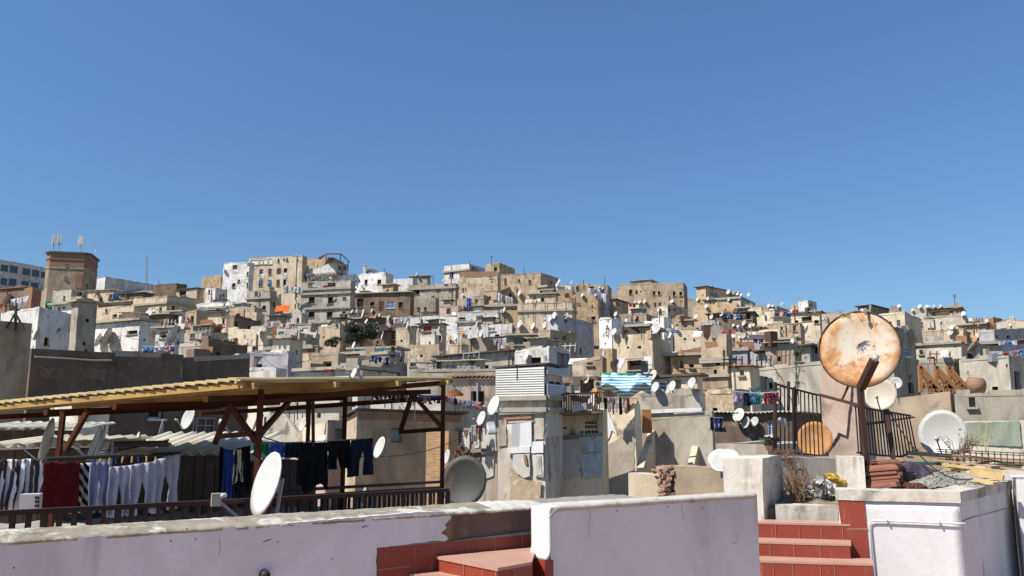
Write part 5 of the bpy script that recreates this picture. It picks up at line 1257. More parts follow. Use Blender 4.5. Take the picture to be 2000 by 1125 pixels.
# brick octagon tower
TC = P(143, 503, 216); tz = TC.z; hw, fh = 5.1, 4.0; cz = P(145, 531, 216).z; bz = P(145, 600, 216).z-6
octo = [(-fh,-hw),(fh,-hw),(hw,-fh),(hw,fh),(fh,hw),(-fh,hw),(-hw,fh),(-hw,-fh)]
t = empty('brick_tower', (TC.x, TC.y, bz)); tag(t, "square brick tower with chamfered corners and phone antennas on its roof", "tower")
RA = math.radians(-13); RC, RS = math.cos(RA), math.sin(RA)
def rot(x, y): return Vector((TC.x+x*RC+y*RS, TC.y-x*RS+y*RC, 0))
def ring(s, z): return [rot(x*s, y*s)+UP*z for x, y in octo]
def prism(lo, hi, nm, mt, cap=True):
    mb = MB(); n = len(lo)
    for i in range(n): mb.quad(lo[i], lo[(i+1)%n], hi[(i+1)%n], hi[i])
    if cap: mb.poly(hi); mb.poly(lo[::-1])
    return mb.build(nm, mt, t, False, lo[0])
prism(ring(1, cz), ring(1, tz), 'brick_wall', W_['K']); prism(ring(1.0, bz), ring(1.0, cz), 'lower_wall', W_['T'], False); prism(ring(1.025, cz-.15), ring(1.025, cz+.25), 'cornice', M['cement']); prism(ring(1.07, tz), ring(1.07, tz+.45), 'roof', M['dsheet']); prism(ring(1.03, tz-1.6), ring(1.03, tz-1.3), 'cornice', W_['K'])
mb = MB(); q = rot(3.2, -hw-.02)+UP*P(180, 547, 210).z; mb.box(q, rot(.85,0)-rot(0,0), rot(0,.12)-rot(0,0), 1.8); mb.build('brick_panel', W_['K'], t, False, q)
for (x, y) in ((147,516),(145,541)):
    q = rot(0, -hw-.1)+UP*P(x, y, 210).z; window_part(t, q, rot(-1,0)-rot(0,0), rot(0,-1)-rot(0,0), .7, .8, 'g', 216, 0)
def antenna_mast(label, px, py0, py1, d, panels, w=.12):
    a_ = P(px, py1, d); b_ = P(px, py0, d); t2 = empty('antenna_mast', a_); tag(t2, label, 'antenna mast', 'phone antennas on the brick tower')
    mb = MB(); mb.tube([a_, b_], w, 6); mb.build('mast', M['galv'], t2, False, a_)
    for (dx, y0, y1) in panels:
        mb = MB(); p0 = P(px+dx, y0, d-.2); p1 = P(px+dx, y1, d-.2); mb.box((p0+p1)/2, Vector((.16,0,0)), Vector((0,.1,0)), (p0.z-p1.z)/2); mb.bar(Vector((a_.x, a_.y, p1.z+.4)), p1+UP*.4, .08); mb.build('antenna_panel', M['dish'], t2, False, p1)
antenna_mast("pair of white panel antennas at the near corner of the brick tower", 105, 457, 494, 212, [(-2,459,478),(2,457,476)])
antenna_mast("taller panel antennas beside the corner pair on the brick tower", 115, 454, 494, 213, [(-1,457,476),(4,459,478),(8,461,464)])
antenna_mast("cluster of panel antennas standing mid roof on the brick tower", 158, 457, 493, 213, [(-4,462,480),(-1,459,476),(2,462,478),(6,464,481)])
antenna_mast("thin lightning rod on the edge of the brick tower roof", 187, 474, 496, 213, [(0,487,494)], .09)
t = empty('radio_mast', P(285.5, 556, 240)); tag(t, "tall thin lattice radio mast on the skyline", "radio mast")
for k in range(3):
    o_ = Vector((math.cos(k*2.1)*.35, math.sin(k*2.1)*.35, 0)); mb = MB(); mb.bar(P(285.5, 575, 240)+o_, P(286, 500, 240)+o_*.6, .09); mb.build('leg', M['galv'], t, False, P(285.5, 575, 240)+o_)
mb = MB()
for k in range(14):
    z0 = P(285.5, 572-k*5, 240); z1 = P(285.5, 567-k*5, 240); mb.bar(z0-Vector((.3,0,0)), z1+Vector((.3,0,0)), .05)
mb.build('lattice_bracing', M['galv'], t, False, P(285.5, 570, 240))
# dark canopy roof on the crest
t = empty('roof_canopy', P(650, 520, 206)); tag(t, "dark sloping canopy roof over the white crest house", "canopy")
mb = MB(); q = [P(622,502,212), P(638,495,203), P(666,495,203), P(683,511,206), P(683,511,213), P(666,494.5,214), P(638,494.5,214)]
mb.hexa([q[1]-UP*.3, q[2]-UP*.3, q[5]-UP*.3, q[6]-UP*.3, q[1], q[2], q[5], q[6]]); mb.hexa([q[2]-UP*.3, q[3]-UP*.3, q[4]-UP*.3, q[5]-UP*.3, q[2], q[3], q[4], q[5]]); mb.hexa([q[0]-UP*.3, q[1]-UP*.3, q[6]-UP*.3, q[0]-UP*.3+Vector((0,2,0)), q[0], q[1], q[6], q[0]+Vector((0,2,0))])
mb.build('roof', M['dsheet'], t, False, q[1])
for (x, y0, d) in ((637,496,203.5),(665,496,203.5),(680,510,206.3)):
    mb = MB(); a_ = P(x, y0, d); mb.bar(a_, a_-UP*2.4, .18); mb.build('post', M['brown'], t, False, a_-UP*2.4)
# chimney and rubble on the white terrace house
mb = MB(); q = P(712, 533, 207); mb.box(q+UP*.4, Vector((.38,0,0)), Vector((0,.38,0)), 1.5); mb.box(q+UP*1.95, Vector((.48,0,0)), Vector((0,.48,0)), .1); single('chimney', mb, W_['w'], "square white chimney on the white terrace house roof", "chimney", origin=q)
mb = MB()
for k in range(34):
    u = rnd.random(); q = P(716+20*u, 532-7*math.sin(math.pi*min(1,u*1.1))*rnd.random(), 207.5+rnd.random()); s_ = rnd.uniform(.12,.4); mb.box(q, Vector((s_, s_*.4, s_*.3)), Vector((-.3*s_, s_, 0)), s_*.5)
o = mb.build('roof_rubble', W_['w']); tag(o, "rubble heap on the white terrace house roof", "rubble", kind="stuff")
mb = MB()
for k in range(60):
    q = P(rnd.uniform(603,655), rnd.uniform(537,548), 172); s_ = rnd.uniform(.2,.7); mb.box(q, Vector((s_, s_*.4, s_*.1)), Vector((-.3*s_, s_*.7, 0)), s_*.3)
o = mb.build('roof_rubble', W_['G']); tag(o, "grey rubble on the beige apartment roof", "rubble", kind="stuff")
mb = MB(); a_ = P(540,597,146); b_ = P(567,596,146); mb.grid(lambda u, v: a_.lerp(b_, u)+Vector((0,-.9*v,-1.15*v-.08*math.sin(u*9)))+UP*(-.12*math.sin(math.pi*v)), 14, 6, UP*-.03); single('awning', mb, CL['orange'], "bright orange cloth awning on the slope", "awning", origin=a_, smooth=True)
mb = MB(); a_ = P(911,581,160); b_ = P(921,582,160)
cloth('tarp', "crumpled blue striped tarp hanging over a tan wall", a_, b_, 2.2, 'bluefloral', 'tarp', 'ragged', wave=.2)
# gull
mb = MB(); q = P(1485, 580, 120)
for s_ in (-1, 1):
    mb.poly([q, q+Vector((s_*.10,.02,.03)), q+Vector((s_*.28,.05,.08+.03*s_)), q+Vector((s_*.45,.02,.02+.05*s_)), q+Vector((s_*.25,-.08,.03)), q+Vector((0,-.10,0))])
mb.tube([q+Vector((.16,-.12,-.02)), q, q+Vector((-.16,.1,.01))], .05, 6, .02); single('seagull', mb, M['dish'], "seagull gliding above the crest skyline", "bird", origin=q)
# striped awning, balcony and air conditioner in the middle
def tarp(u, v):
    x = 1175+97*u; y = 730+3*u+40*v-10*(1-u)*v*v*(1-v); p = P(x, y, 31.2-1.0*math.sin(math.pi*v*.9)-.3*u)
    return p+Vector((0, .25*noise.noise(Vector((u*4, v*3, 1)))-.22*math.sin(v*9+u*5)*v, .16*math.sin(u*math.pi*3)*v+.12*noise.noise(Vector((u*6, v*5, 4)))))
t = empty('striped_awning', P(1175,770,31)); tag(t, "sagging blue and white striped tarp awning with a green edge", "awning")
mb = MB(); mb.grid(tarp, 34, 22, Vector((0,.02,0))); mb.build('tarp', CL['tarpstripe'], t, True, P(1175,730,31))
mb = MB(); mb.grid(lambda u, v: P(1174+66*u, 727.5+2*u+7*v*(1-u*.7), 31.1-.15*v), 12, 2, Vector((0,.02,0))); mb.build('green_edge', CL['green'], t, True, P(1175,728,31))
mb = MB(); mb.bar(P(1172,730,31.6), P(1275,732,31.4), .07); mb.build('pole', M['rrail'], t, False, P(1172,730,31.6))
t = empty('balcony', P(1098,808,27)); tag(t, "small sagging balcony with dark bars and a white board", "balcony")
mb = MB(); mb.hexa([P(1094,810,29.0), P(1176,807,29.0), P(1176,811,30.6), P(1094,814,30.6), P(1094,804,29.0), P(1176,802,29.0), P(1176,805,30.6), P(1094,807,30.6)]); mb.build('floor_slab', W_['D'], t, False, P(1098,808,27))
mb = MB(); mb.bar(P(1096,770,29.05), P(1172,766,29.05), .05); mb.build('top_rail', M['rrail'], t, False, P(1096,770,29.05))
for k in range(17):
    x = 1097+74*k/16; mb = MB(); mb.bar(P(x, 770-4*k/16, 29.05), P(x, 803, 29.05), .035); mb.build('bar', M['rrail'], t, False, P(x, 803, 29.05))
mb = MB(); q = P(1131,796,28.9); mb.box(q, Vector((.24,.02,.05)), Vector((0,.02,0)), .11); single('white_board', mb, M['dish'], "white board leaning outside the balcony bars", "board", origin=q)
t = empty('air_conditioner', P(1167,756,29.6)); tag(t, "beige air conditioner unit beside the striped awning", "air conditioner")
mb = MB(); q = P(1167,750,29.6); mb.box(q, Vector((.11,.0,0)), Vector((0,.09,0)), .11); mb.build('case', M['dishcream'], t, False, q)
mb = MB(); mb.tube([q+Vector((0,-.085,0)), q+Vector((0,-.10,0))], .07, 14); mb.build('fan_grille', M['iron'], t, False, q)
mb = MB(); q = P(1170,768,29.6); mb.box(q, Vector((.06,0,0)), Vector((0,.06,0)), .14); single('crate', mb, M['truss'], "orange box below the air conditioner", "box", origin=q)
# slatted cabin and peeling foot of the pale tower house
h = find("pale tower house with a slatted"); z0 = P(1064,777,h['d']).z; z1 = P(1064,716,h['d']).z
for (ud, W, out) in ((h['a'], h['wl'], h['oL']), (h['b'], h['wr'], h['oR'])):
    mb = MB(); n_ = 13
    for k in range(n_):
        if out is h['oR'] and 5 < k < 10 : continue
        z = z0+(z1-z0)*(k+.5)/n_; c = h['M']+ud*(W/2); c = Vector((c.x, c.y, z))+out*.085
        mb.box(c, ud*(W/2+.02), out*.018+UP*-.012, UP*((z1-z0)/n_*.46)+out*-.012)
    mb.build('cladding', M['dish'], h['root'], False, h['M'])
patch(h, [[(992,829),(1040,824),(1040,872),(1002,876),(1000,850),(993,838)]], 'white', 'arched_panel', rag=.5, proud=.09)
patch(h, [[(976,803),(1064,800),(1064,807),(976,810)]], 'cement', 'ledge', rag=.4, proud=.14); patch(h, [[(988,816),(1042,813),(1042,817),(988,820)]], 'tile', 'tile_edge', rag=.6, proud=.16)
patch(h, [[(1043,862),(1064,862),(1064,884),(1040,885)],[(994,874),(1038,872),(1037,884),(993,886)]], 'white', 'plaster_block', rag=.8, proud=.12)
patch(h, [[(1004,888),(1036,886),(1038,930),(1026,934),(1012,925),(1004,910)]], 'capw', rag=1.6, proud=.10); patch(h, [[(1042,888),(1064,887),(1064,932),(1046,928)]], 'capw', rag=1.5, proud=.10)
M['pblue'] = wall_mat("peeling_pale_blue_paint", (.42,.52,.58), (.50,.52,.52), (.45,.42,.36), k=4, var=0, thr=.54)
patch(h, [[(1050,890),(1060,890),(1061,928),(1051,926)]], 'pblue', rag=1, proud=.12)
h = find("house wall with rows of pierced"); patch(h, [[(1130,852),(1176,848),(1177,880),(1140,886)],[(1136,888),(1176,884),(1176,930),(1138,934)]], 'pblue', rag=2, proud=.08); patch(h, [[(1070,862),(1128,856),(1130,930),(1072,940)]], 'capw', rag=2.2, proud=.06); patch(h, [[(1062,853),(1178,846),(1178,851),(1062,860)]], 'concd', 'ledge', rag=1, proud=.12)
h = find("peeling cream wall house carrying"); patch(h, [[(1170,800),(1186,795),(1206,850),(1196,840),(1184,868),(1172,860)]], 'white', rag=1.8, proud=.05)
h = find("peeling pale wall house with"); patch(h, [[(886,846),(918,843),(918,905),(888,908)]], 'capw', rag=1.5, proud=.05); patch(h, [[(921,880),(938,878),(936,940),(920,944)]], 'bare', rag=3, proud=.04)
h = find("large smooth grey house wall"); patch(h, [[(1262,801),(1372,796),(1372,803),(1262,808)]], 'white', 'ledge', rag=.4, proud=.12)
h = find("tan weathered tower"); patch(h, [[(1376,668),(1400,666),(1402,676),(1380,680)]], W_['R'], 'brick_patch', rag=2, proud=.04)
h = find("tan ruined house with"); patch(h, [[(598,680),(622,678),(620,700),(604,702)],[(575,682),(592,682),(590,690),(577,692)]], W_['R'], 'brick_patch', rag=2.5, proud=.03)
h = find("olive rendered house"); patch(h, [[(700,806),(900,811),(900,824),(700,819)]], W_['R'], 'brick_band', side='R', rag=.8, proud=.02)
h = find("red brick ruin"); patch(h, [[(592,835),(638,826),(634,860),(596,866)]], W_['Y'], rag=2.5, proud=.05)
h = find("brick topped white house"); patch(h, [[(1311,690),(1369,677),(1369,694),(1311,706)]], W_['R'], 'brick_gable', rag=.8, proud=.04)
h = find("pink plastered pier"); patch(h, [[(1608,700),(1660,697),(1664,770),(1655,850),(1640,845),(1618,880),(1606,800)]], W_['P'], rag=2, proud=.05)
h = find("green plaster ruin"); M['gplaster'] = wall_mat("faded_green_plaster", (.24,.30,.23), (.30,.32,.25), (.34,.29,.22), k=1.4, var=0, thr=.56)
patch(h, [[(1886,826),(1990,822),(1996,872),(1888,868)]], 'gplaster', side='L', rag=1.5, proud=.04)
h = find("long cream wall house with a brick"); patch(h, [[(898,531),(971,530),(971,539),(898,543)]], W_['R'], 'brick_coping', rag=.5, proud=.05)
h = find("tall stained house with an open"); patch(h, [[(1258,697),(1274,696),(1274,750),(1260,752)],[(1200,700),(1222,700),(1212,722),(1201,716)]], 'white', rag=1, proud=.03)
mb = MB(); mb.hexa([P(1221,703,60.2), P(1257,701,60.2), P(1257,700,61.6), P(1221,702,61.6), P(1221,701,60.2), P(1257,699,60.2), P(1257,697,61.8), P(1221,699,61.8)]); mb.build('window_hood', M['cement'], h['root'], False, P(1221,703,60.2))
mb = MB(); q = P(1259,716,60.7); mb.box(q, Vector((.22,-.18,0)), Vector((.02,.02,0)), .42); mb.build('shutter', M['grey'], h['root'], False, q)
h = find("peeling pale wall house with"); patch(h, [[(940,846),(968,842),(970,880),(944,888)],[(942,892),(966,890),(964,930),(946,936)],[(926,838),(938,838),(936,874),(928,876)]], 'capw', rag=1.6, proud=.03)
patch(h, [[(886,842),(904,841),(902,862),(894,872),(888,860)],[(906,841),(916,841),(912,858)]], W_['D'], 'drip_stain', rag=1.5, proud=.06)
patch(h, [[(922,878),(968,874),(968,880),(922,885)]], 'concd', 'ledge', rag=1, proud=.14)
h = find("pale tower house with a slatted"); patch(h, [[(974,822),(990,820),(990,870),(975,872)],[(1044,806),(1063,804),(1063,858),(1045,858)]], W_['g'], rag=1.2, proud=.04); patch(h, [[(1000,914),(1012,928),(1030,938),(1060,940),(1058,975),(1000,975)]], W_['S'], 'rubble_patch', rag=2.2, proud=.13); patch(h, [[(1026,888),(1031,888),(1034,906),(1029,907)]], W_['R'], 'brick_patch', rag=.8, proud=.16)
patch(h, [[(1066,805),(1097,800),(1097,850),(1066,856)]], 'capw', side='R', rag=1.2, proud=.03)
h = find("peeling cream wall house carrying"); patch(h, [[(1171,880),(1188,868),(1206,858),(1222,842),(1239,838),(1239,975),(1171,975)]], W_['G'], 'cement_patch', rag=1.6, proud=.035)
h = find("dark sooty house wall with pale"); patch(h, [[(75,712),(130,716),(120,740),(78,736)],[(150,718),(210,722),(205,745),(160,738)]], W_['B'], side='R', rag=3, proud=.03)
h = find("dark sooty house with grilled"); patch(h, [[(225,706),(262,708),(258,726),(230,724)],[(300,704),(346,706),(340,722),(306,724)]], W_['B'], side='R', rag=3, proud=.03)
# teal scallops
h = find("pale shed with teal"); mb = MB()
for k in range(22):
    q = P(692+78*k/21, 685.5, 71.5); mb.tube([q+UP*.12, q-UP*(.22 if k % 2 else .12)], .10, 5)
mb.build('scalloped_trim', CL['teal'], h['root'], False, P(692,685,71.5))
mb = MB(); a_ = P(1462,757,44); b_ = P(1516,760,44); mb.grid(lambda u, v: a_.lerp(b_, u)+Vector((0,-.9*v,-.16*v-.10*math.sin(u*11+v*2)-.12*noise.noise(Vector((u*5,v*3,2))))), 18, 6, UP*-.03); single('tarp', mb, CL['green'] if False else plain("dark_green_tarp", (.012,.035,.028), .6), "dark green tarp over the washing behind the stair rail", "tarp", origin=a_, smooth=True)
t = empty('parasol', P(889, 790, 37)); tag(t, "small faded brown parasol with an orange fringe behind the pergola", "parasol")
q = P(889, 757, 37); mb = MB()
for k in range(10):
    a0, a1 = 2*math.pi*k/10, 2*math.pi*(k+1)/10; f_ = lambda a, r, z: q+Vector((math.cos(a)*r, math.sin(a)*r, z)); mb.poly([f_(a0,.36,-.26), f_(a1,.36,-.26), q]); mb.poly([q-UP*.02, f_(a1,.36,-.27), f_(a0,.36,-.27)])
mb.build('canopy', CL['brown'], t, False, q); mb = MB()
for k in range(20):
    a0, a1 = 2*math.pi*k/20, 2*math.pi*(k+.7)/20; mb.quad(f_(a0,.362,-.26), f_(a1,.362,-.26), f_(a1,.37,-.36), f_(a0,.37,-.36))
mb.build('fringe', CL['orange'], t, False, q); mb = MB(); mb.tube([q+UP*.06, q-UP*1.2], .02, 6); mb.build('pole', M['iron'], t, False, q)
mb = MB(); a_ = P(948, 824, 24.5); b_ = P(966, 823, 24.5); mb.grid(lambda u, v: a_.lerp(b_, u)+Vector((-.10*math.cos(v*1.57)+.10, -.42*math.sin(v*1.5), -.36*v*v)), 6, 10, Vector((0,.01,0))); single('bent_awning', mb, M['galv'], "bent grey sheet awning beside the hanging red washing", "awning", origin=a_, smooth=True)
# ------------------------------------------------------------------ everything below asks the scene what stands at a place of the photo
bpy.context.view_layer.update()
DG = bpy.context.evaluated_depsgraph_get()
def look(px, py):
    r = ray(px, py).normalized(); ok, loc, nrm, idx, ob, mat = SC.ray_cast(DG, Vector((0,0,0))+r*.3, r)
    if not ok: return None, None
    o = ob
    while o.parent: o = o.parent
    return loc, o
GROUND = []
def filler():
    runs = []
    for x in range(6, 2000, 12):
        y = 520; start = None; last = None
        while y < 960:
            loc, o = look(x, y); isg = o is not None and o.name.startswith('lower_roof') is False and 'category' not in o and loc.y > 26
            if isg and start is None: start = y
            if start is not None and (not isg):
                if y-start >= 8: runs.append((x, start, y, last, o))
                start = None
            if isg: last = loc.y
            y += 4
    return runs
huts = []
for hh in list(HOUSES):
    if not (48 < hh['d'] < 196) or hh['wl'] < 2.6 or rnd.random() > .85: continue
    if any(k_ in hh['label'] for k_ in ('tower', 'roof', 'shed', 'canopy')): continue
    w_ = rnd.uniform(1.3, min(3.0, hh['wl']*.5)); u_ = rnd.uniform(.5, hh['wl']-w_-.3); c = hh['M']+hh['a']*u_-hh['oL']*rnd.uniform(.8, 1.6); c.z = hh['M'].z
    hz = rnd.uniform(.5, 1.35 if hh['d'] < 170 else .9); ps = [pix(Vector((q.x, q.y, c.z+hz))) for q in (c+hh['a']*w_, c, c-hh['oL']*rnd.uniform(1.2, 2.2))]
    yb_ = pix(c)[1]
    cc = rnd.choice('TTCCgGwWOY'); nm_ = {'T':'tan','C':'cream','O':'ochre','g':'pale grey','G':'grey','w':'off white','W':'white','Y':'pale cream'}[cc]
    huts.append((ps, yb_, c, cc, "small %s hut on the roof of the %s" % (nm_, ' '.join(hh['label'].split()[:7]))))
for (ps, yb_, c, cc, lb) in huts:
    house(lb, 'roof_hut', cc, (ps[0][0], ps[1][0], max(ps[1][0]+2, ps[2][0])), ps[1][1], yb_, yaw=rnd.uniform(18, 36), d=c.y, thin=.9, roof=rnd.choice(('', '', 'e', 'c', 'd')), cat='hut', group='stair huts on the roofs')
bpy.context.view_layer.update(); DG = bpy.context.evaluated_depsgraph_get()
houses_before = len(HOUSES)
runs = filler(); used = []
names = {'T':'tan','C':'cream','O':'ochre','g':'pale grey','G':'grey','w':'off white','B':'brown','Y':'pale cream','L':'lavender grey'}
for (x, y0, y1, dd, o) in runs:
    if any(abs(x-u) < 22 and abs(y0-v) < 22 for u, v in used): continue
    used.append((x, y0)); c = rnd.choice('TTCCOgGwYBL'); w_ = rnd.randint(20, 30)
    front = (o.get('label') or 'the houses') if o else 'the houses'
    lab = "%s house showing in the gap behind the %s" % (names[c], ' '.join(front.split()[:7]))
    house(lab, 'house', c, (x-w_, x+w_*.35, x+w_*.6+8), y0-rnd.uniform(3, 7), y1+3, yaw=rnd.uniform(16, 34), d=max(20, dd*.985), group='houses glimpsed between the others')
bpy.context.view_layer.update(); DG = bpy.context.evaluated_depsgraph_get()
def short(o, n=7):
    l = (o.get('label') or 'slope') if o else 'slope'
    return ' '.join(l.split()[:n])
ORD = ['first','second','third','fourth','fifth','sixth','seventh','eighth','ninth','tenth','eleventh','twelfth','thirteenth','fourteenth','fifteenth','sixteenth','seventeenth','eighteenth','nineteenth','twentieth']
def settle(items):                    # items: (x, object, label) -> singled-out labels
    by = {}
    for x, o, l in items: by.setdefault(l, []).append((x, o))
    for l, v in by.items():
        v.sort(key=lambda q: q[0])
        for k, (x, o) in enumerate(v): o['label'] = l if len(v) == 1 else '%s %s, counted from the tower side' % (ORD[min(k, 19)], l) if len(l.split()) < 11 else '%s %s' % (ORD[min(k, 19)], l)
DL = """14 585 13 c e;138 560 3;241 556 4;246 576 3;213 580 5 w e;233 581 4;342 568 4 w e;349 569 4 w e;346 622 7;357 620 5;365 621 4 w e;350 646 6;188 573 6 c e;72 652 13 w e;192 664 13 w e;209 660 20 c e;326 664 19 w e;337 659 21 w e
437 527 4;687 608 4;696 608 4;708 612 9 c e;726 606 4;733 617 6 r;740 616 4;715 627 5;645 627 4 w e;654 629 5 w e;758 620 5;788 628 8;795 635 8 w e;506 648 7;583 643 6 w e;617 651 6 w e;746 655 8 w e;521 625 4 w e;586 598 3;690 674 7;770 696 6;650 667 5 c e;672 675 7 r e;690 729 10
813 535 3;865 547 4;903 576 4;1014 572 6;1077 552 4;1088 555 5 c;1091 550 5 c;1116 551 4 g;1170 561 3;1177 562 3;984 605 6;967 621 7;897 603 4;1014 633 8;1040 637 7 c;1065 621 4;1082 616 7;1074 621 6;1063 635 7 c e;939 651 8;917 655 8;902 650 7 r e;890 656 9;877 662 6 r;857 641 4;1105 617 7;1137 576 4;1163 576 3;1191 603 4;1198 648 8;1027 695 11 w e;979 607 4 w e;1004 643 6;931 632 4
1240 590 4;1249 589 4;1259 588 4;1312 588 4;1286 604 5;1280 641 12;1306 653 8;1310 639 6 c;1321 642 4;1202 613 5;1240 620 4 r;1359 618 5;1362 584 4;1382 583 4;1422 570 5 c;1432 572 3;1440 573 4;1447 575 3;1454 572 3;1462 575 4;1423 584 4;1379 598 4;1389 618 5 w e;1409 613 5;1402 630 4;1432 635 3;1441 637 3;1453 631 6;1465 636 5 c;1471 635 4 c;1433 654 6;1444 658 3;1452 655 6 g;1454 665 5;1470 655 7;1547 666 5;1501 597 4;1509 597 3;1527 593 4 g;1526 613 5 r;1544 609 5
1203 709 8;1274 733 11 c;1279 756 10;1312 754 10;1350 748 11;1462 780 6 r;1442 810 13;1456 825 11 w e;1473 823 9;1524 823 8 g;1145 741 8 c e;1160 765 8 r;1155 785 13 w e
1607 623 3;1683 606 4;1756 597 4;1782 605 3;1796 598 4;1810 598 3;1815 598 2;1824 597 3;1837 597 3;1881 612 5;1859 639 5;1864 640 4 r;1856 649 6;1892 660 6;1903 662 6 r;1906 656 6;1844 690 8;1927 626 4;1910 633 3;1973 634 3"""
made = []
for e in DL.replace('\n', ';').split(';'):
    f = e.split(); x, y, r = float(f[0]), float(f[1]), float(f[2]); c = f[3] if len(f) > 3 else 'w'; edge = len(f) > 4
    loc, host = look(x, y+r*1.25)
    if loc is None: loc, host = look(x, y+r*2.2)
    if loc is None or 'label' not in host: loc2, h2 = look(x, y+r*3); loc, host = (loc2, h2) if loc2 is not None else (loc, host)
    if loc is None: continue
    rm = r/F*loc.y; d = loc.y-rm*.9-.1; n = Vector(DISH_N)
    if edge: n = Vector((-.92, -.40+.55*(x-1000)/2000*-1, .26))
    n += Vector((rnd.uniform(-.14,.14), rnd.uniform(-.10,.10), rnd.uniform(-.08,.10)))
    col = {'w':'white','c':'cream','r':'rust orange','g':'grey'}[c]; mt = {'w':'dish','c':'dishcream','r':'dishrust','g':'dishgrey'}[c]
    size = 'tiny' if r < 4.5 else ('small' if r < 7.5 else ('mid sized' if r < 12 else 'large'))
    lab = "%s %s dish%s over the %s" % (size, col, ' turned edgewise' if edge else '', short(host, 7))
    o = dish(None, P(x, y, d), rm, mt, n, drop=rm*(1.5 if r > 6 else 2.0), detail=2 if r > 6.5 else 1)
    made.append((x, o, lab))
settle(made)
# washing lines across the town
LN = """20 585 58 577 22 white white white;0 592 7 592 11 red;88 586 105 590 19 green;555 557 592 561 15 white lilac white palegrey white white sky white;507 535 516 535 24 white;523 549 532 549 18 sky;554 532 562 533 14 white;523 628 582 633 11 pink white lilac pink white red white pink maroon lilac
768 621 802 619 15 white floral white white cream;1148 562 1186 567 12 white grey sky white blue palegrey;972 571 1002 582 18 white cream grey white cream white;1228 592 1242 592 8 red maroon;1414 612 1456 614 11 blue sky navy white sky blue grey;1513 611 1545 607 12 blue blue blue;1547 606 1560 604 8 red red;1405 646 1446 641 9 pink pink red pink lilac;1470 660 1491 661 10 purple maroon;962 661 990 660 18 floral floral white
725 693 760 698 14 navy blue navy palegrey navy;724 768 798 770 15 white lilac grey sky teal red lilac maroon cream;798 769 862 774 16 bluefloral palegrey floral white floral purple purple;866 772 940 786 13 maroon lilac navy grey grey sky pink pink;279 676 342 676 11 sky sky white lilac pink purple;1930 690 2000 682 13 pink sky white red palegrey pink sky;1950 665 2000 663 10 palegrey sky white maroon;632 721 650 721 6 red red;645 716 672 712 8 cream white cream
1434 765 1522 766 24 lilac lilac navy sky teal white red maroon pink;1179 776 1230 773 33 black palegrey grey white navy cream red;920 832 943 827 36 floral white blue red maroon;1300 640 1325 645 7 white sky;610 556 640 557 6 white white red;1166 568 1185 575 20 lilac white;1386 814 1412 816 26 navy blue navy;1095 800 1098 800 4 red"""
made = []
for e in LN.replace('\n', ';').split(';'):
    f = e.split(); x0, y0, x1, y1, h = [float(q) for q in f[:5]]; cols = f[5:]
    hits = [look(x0+(x1-x0)*q, y0+(y1-y0)*q+h*.6) for q in (.1, .5, .9)]; hits = [q for q in hits if q[0] is not None]
    if not hits: continue
    d = min(q[0].y for q in hits)*.992-.15; host = hits[len(hits)//2][1]; a_ = P(x0, y0, d); b_ = P(x1, y1, d); hm = h/F*d
    mb = MB(); mb.tube([a_, a_.lerp(b_, .5)-UP*.03*(b_-a_).length, b_], .008+.00012*d, 4); 
    g = "washing on the line over the %s" % short(host, 6)
    ln_ = single('washing_line', mb, M['galv'], "thin washing line strung over the %s" % short(host, 7), "washing line", origin=a_); made.append((x0, ln_, ln_['label']))
    for k, c in enumerate(cols):
        u0 = (k+.06+rnd.uniform(0,.06))/len(cols); u1 = (k+.94-rnd.uniform(0,.08))/len(cols)
        pa = a_.lerp(b_, u0)-UP*.03*(b_-a_).length*(1-abs(2*u0-1)); pb_ = a_.lerp(b_, u1)-UP*.03*(b_-a_).length*(1-abs(2*u1-1))
        nm = c if c not in ('floral', 'bluefloral') else ('flowered' if c == 'floral' else 'blue patterned'); nm = {'palegrey':'pale grey'}.get(nm, nm)
        o = cloth('garment', None, pa, pb_, hm*rnd.uniform(.75, 1.08), c, 'garment', rnd.choice(('ragged','sheet','shirt','trousers')) if h > 12 else 'ragged', wave=.05+.0006*d, group=g, nu=6, nv=6)
        made.append((x0+(x1-x0)*u0, o, "%s garment on the line over the %s" % (nm, short(host, 7))))
settle(made)
# bare poles and aerials on the roofs
made = []
for (x, y0, y1) in ((1020,578,625),(1042,583,630),(1065,588,628),(1083,585,612),(1105,588,630),(846,537,556),(751,525,536),(917,508,520),(1024,522,536),(1218,634,660),(1236,605,650),(1253,640,662),(1288,602,655),(896,640,700),(994,682,716),(1008,560,590),(600,775,822),(612,780,870),(752,768,795),(565,782,815),(581,780,818),(1181,540,560),(1140,548,562),(1330,586,610),(1392,556,566),(1550,575,594),(1865,575,604),(1838,628,650),(1867,640,664),(1495,735,760),(1540,745,800),(443,560,590),(668,520,536),(960,500,516),(1100,690,712),(170,555,570),(310,545,556),(370,540,560),(820,600,622),(775,560,575)):
    loc, host = look(x, y1)
    if loc is None: continue
    d = loc.y-.25; mb = MB(); w_ = .018+.00022*d; a_ = P(x, y1+2, d); b_ = P(x+rnd.uniform(-.6,.6), y0, d); mb.tube([a_, b_], w_, 5)
    if rnd.random() < .4:
        for k in range(3): q = a_.lerp(b_, .82+.07*k); l_ = (y1-y0)/F*d*.12; mb.bar(q-Vector((l_,0,0)), q+Vector((l_,0,0)), w_)
    o = single('roof_pole', mb, M['iron'], None, 'pole', 'bare poles and aerials on the roofs', origin=a_); made.append((x, o, "thin dark pole rising over the %s" % short(host, 7)))
settle(made)
made = []
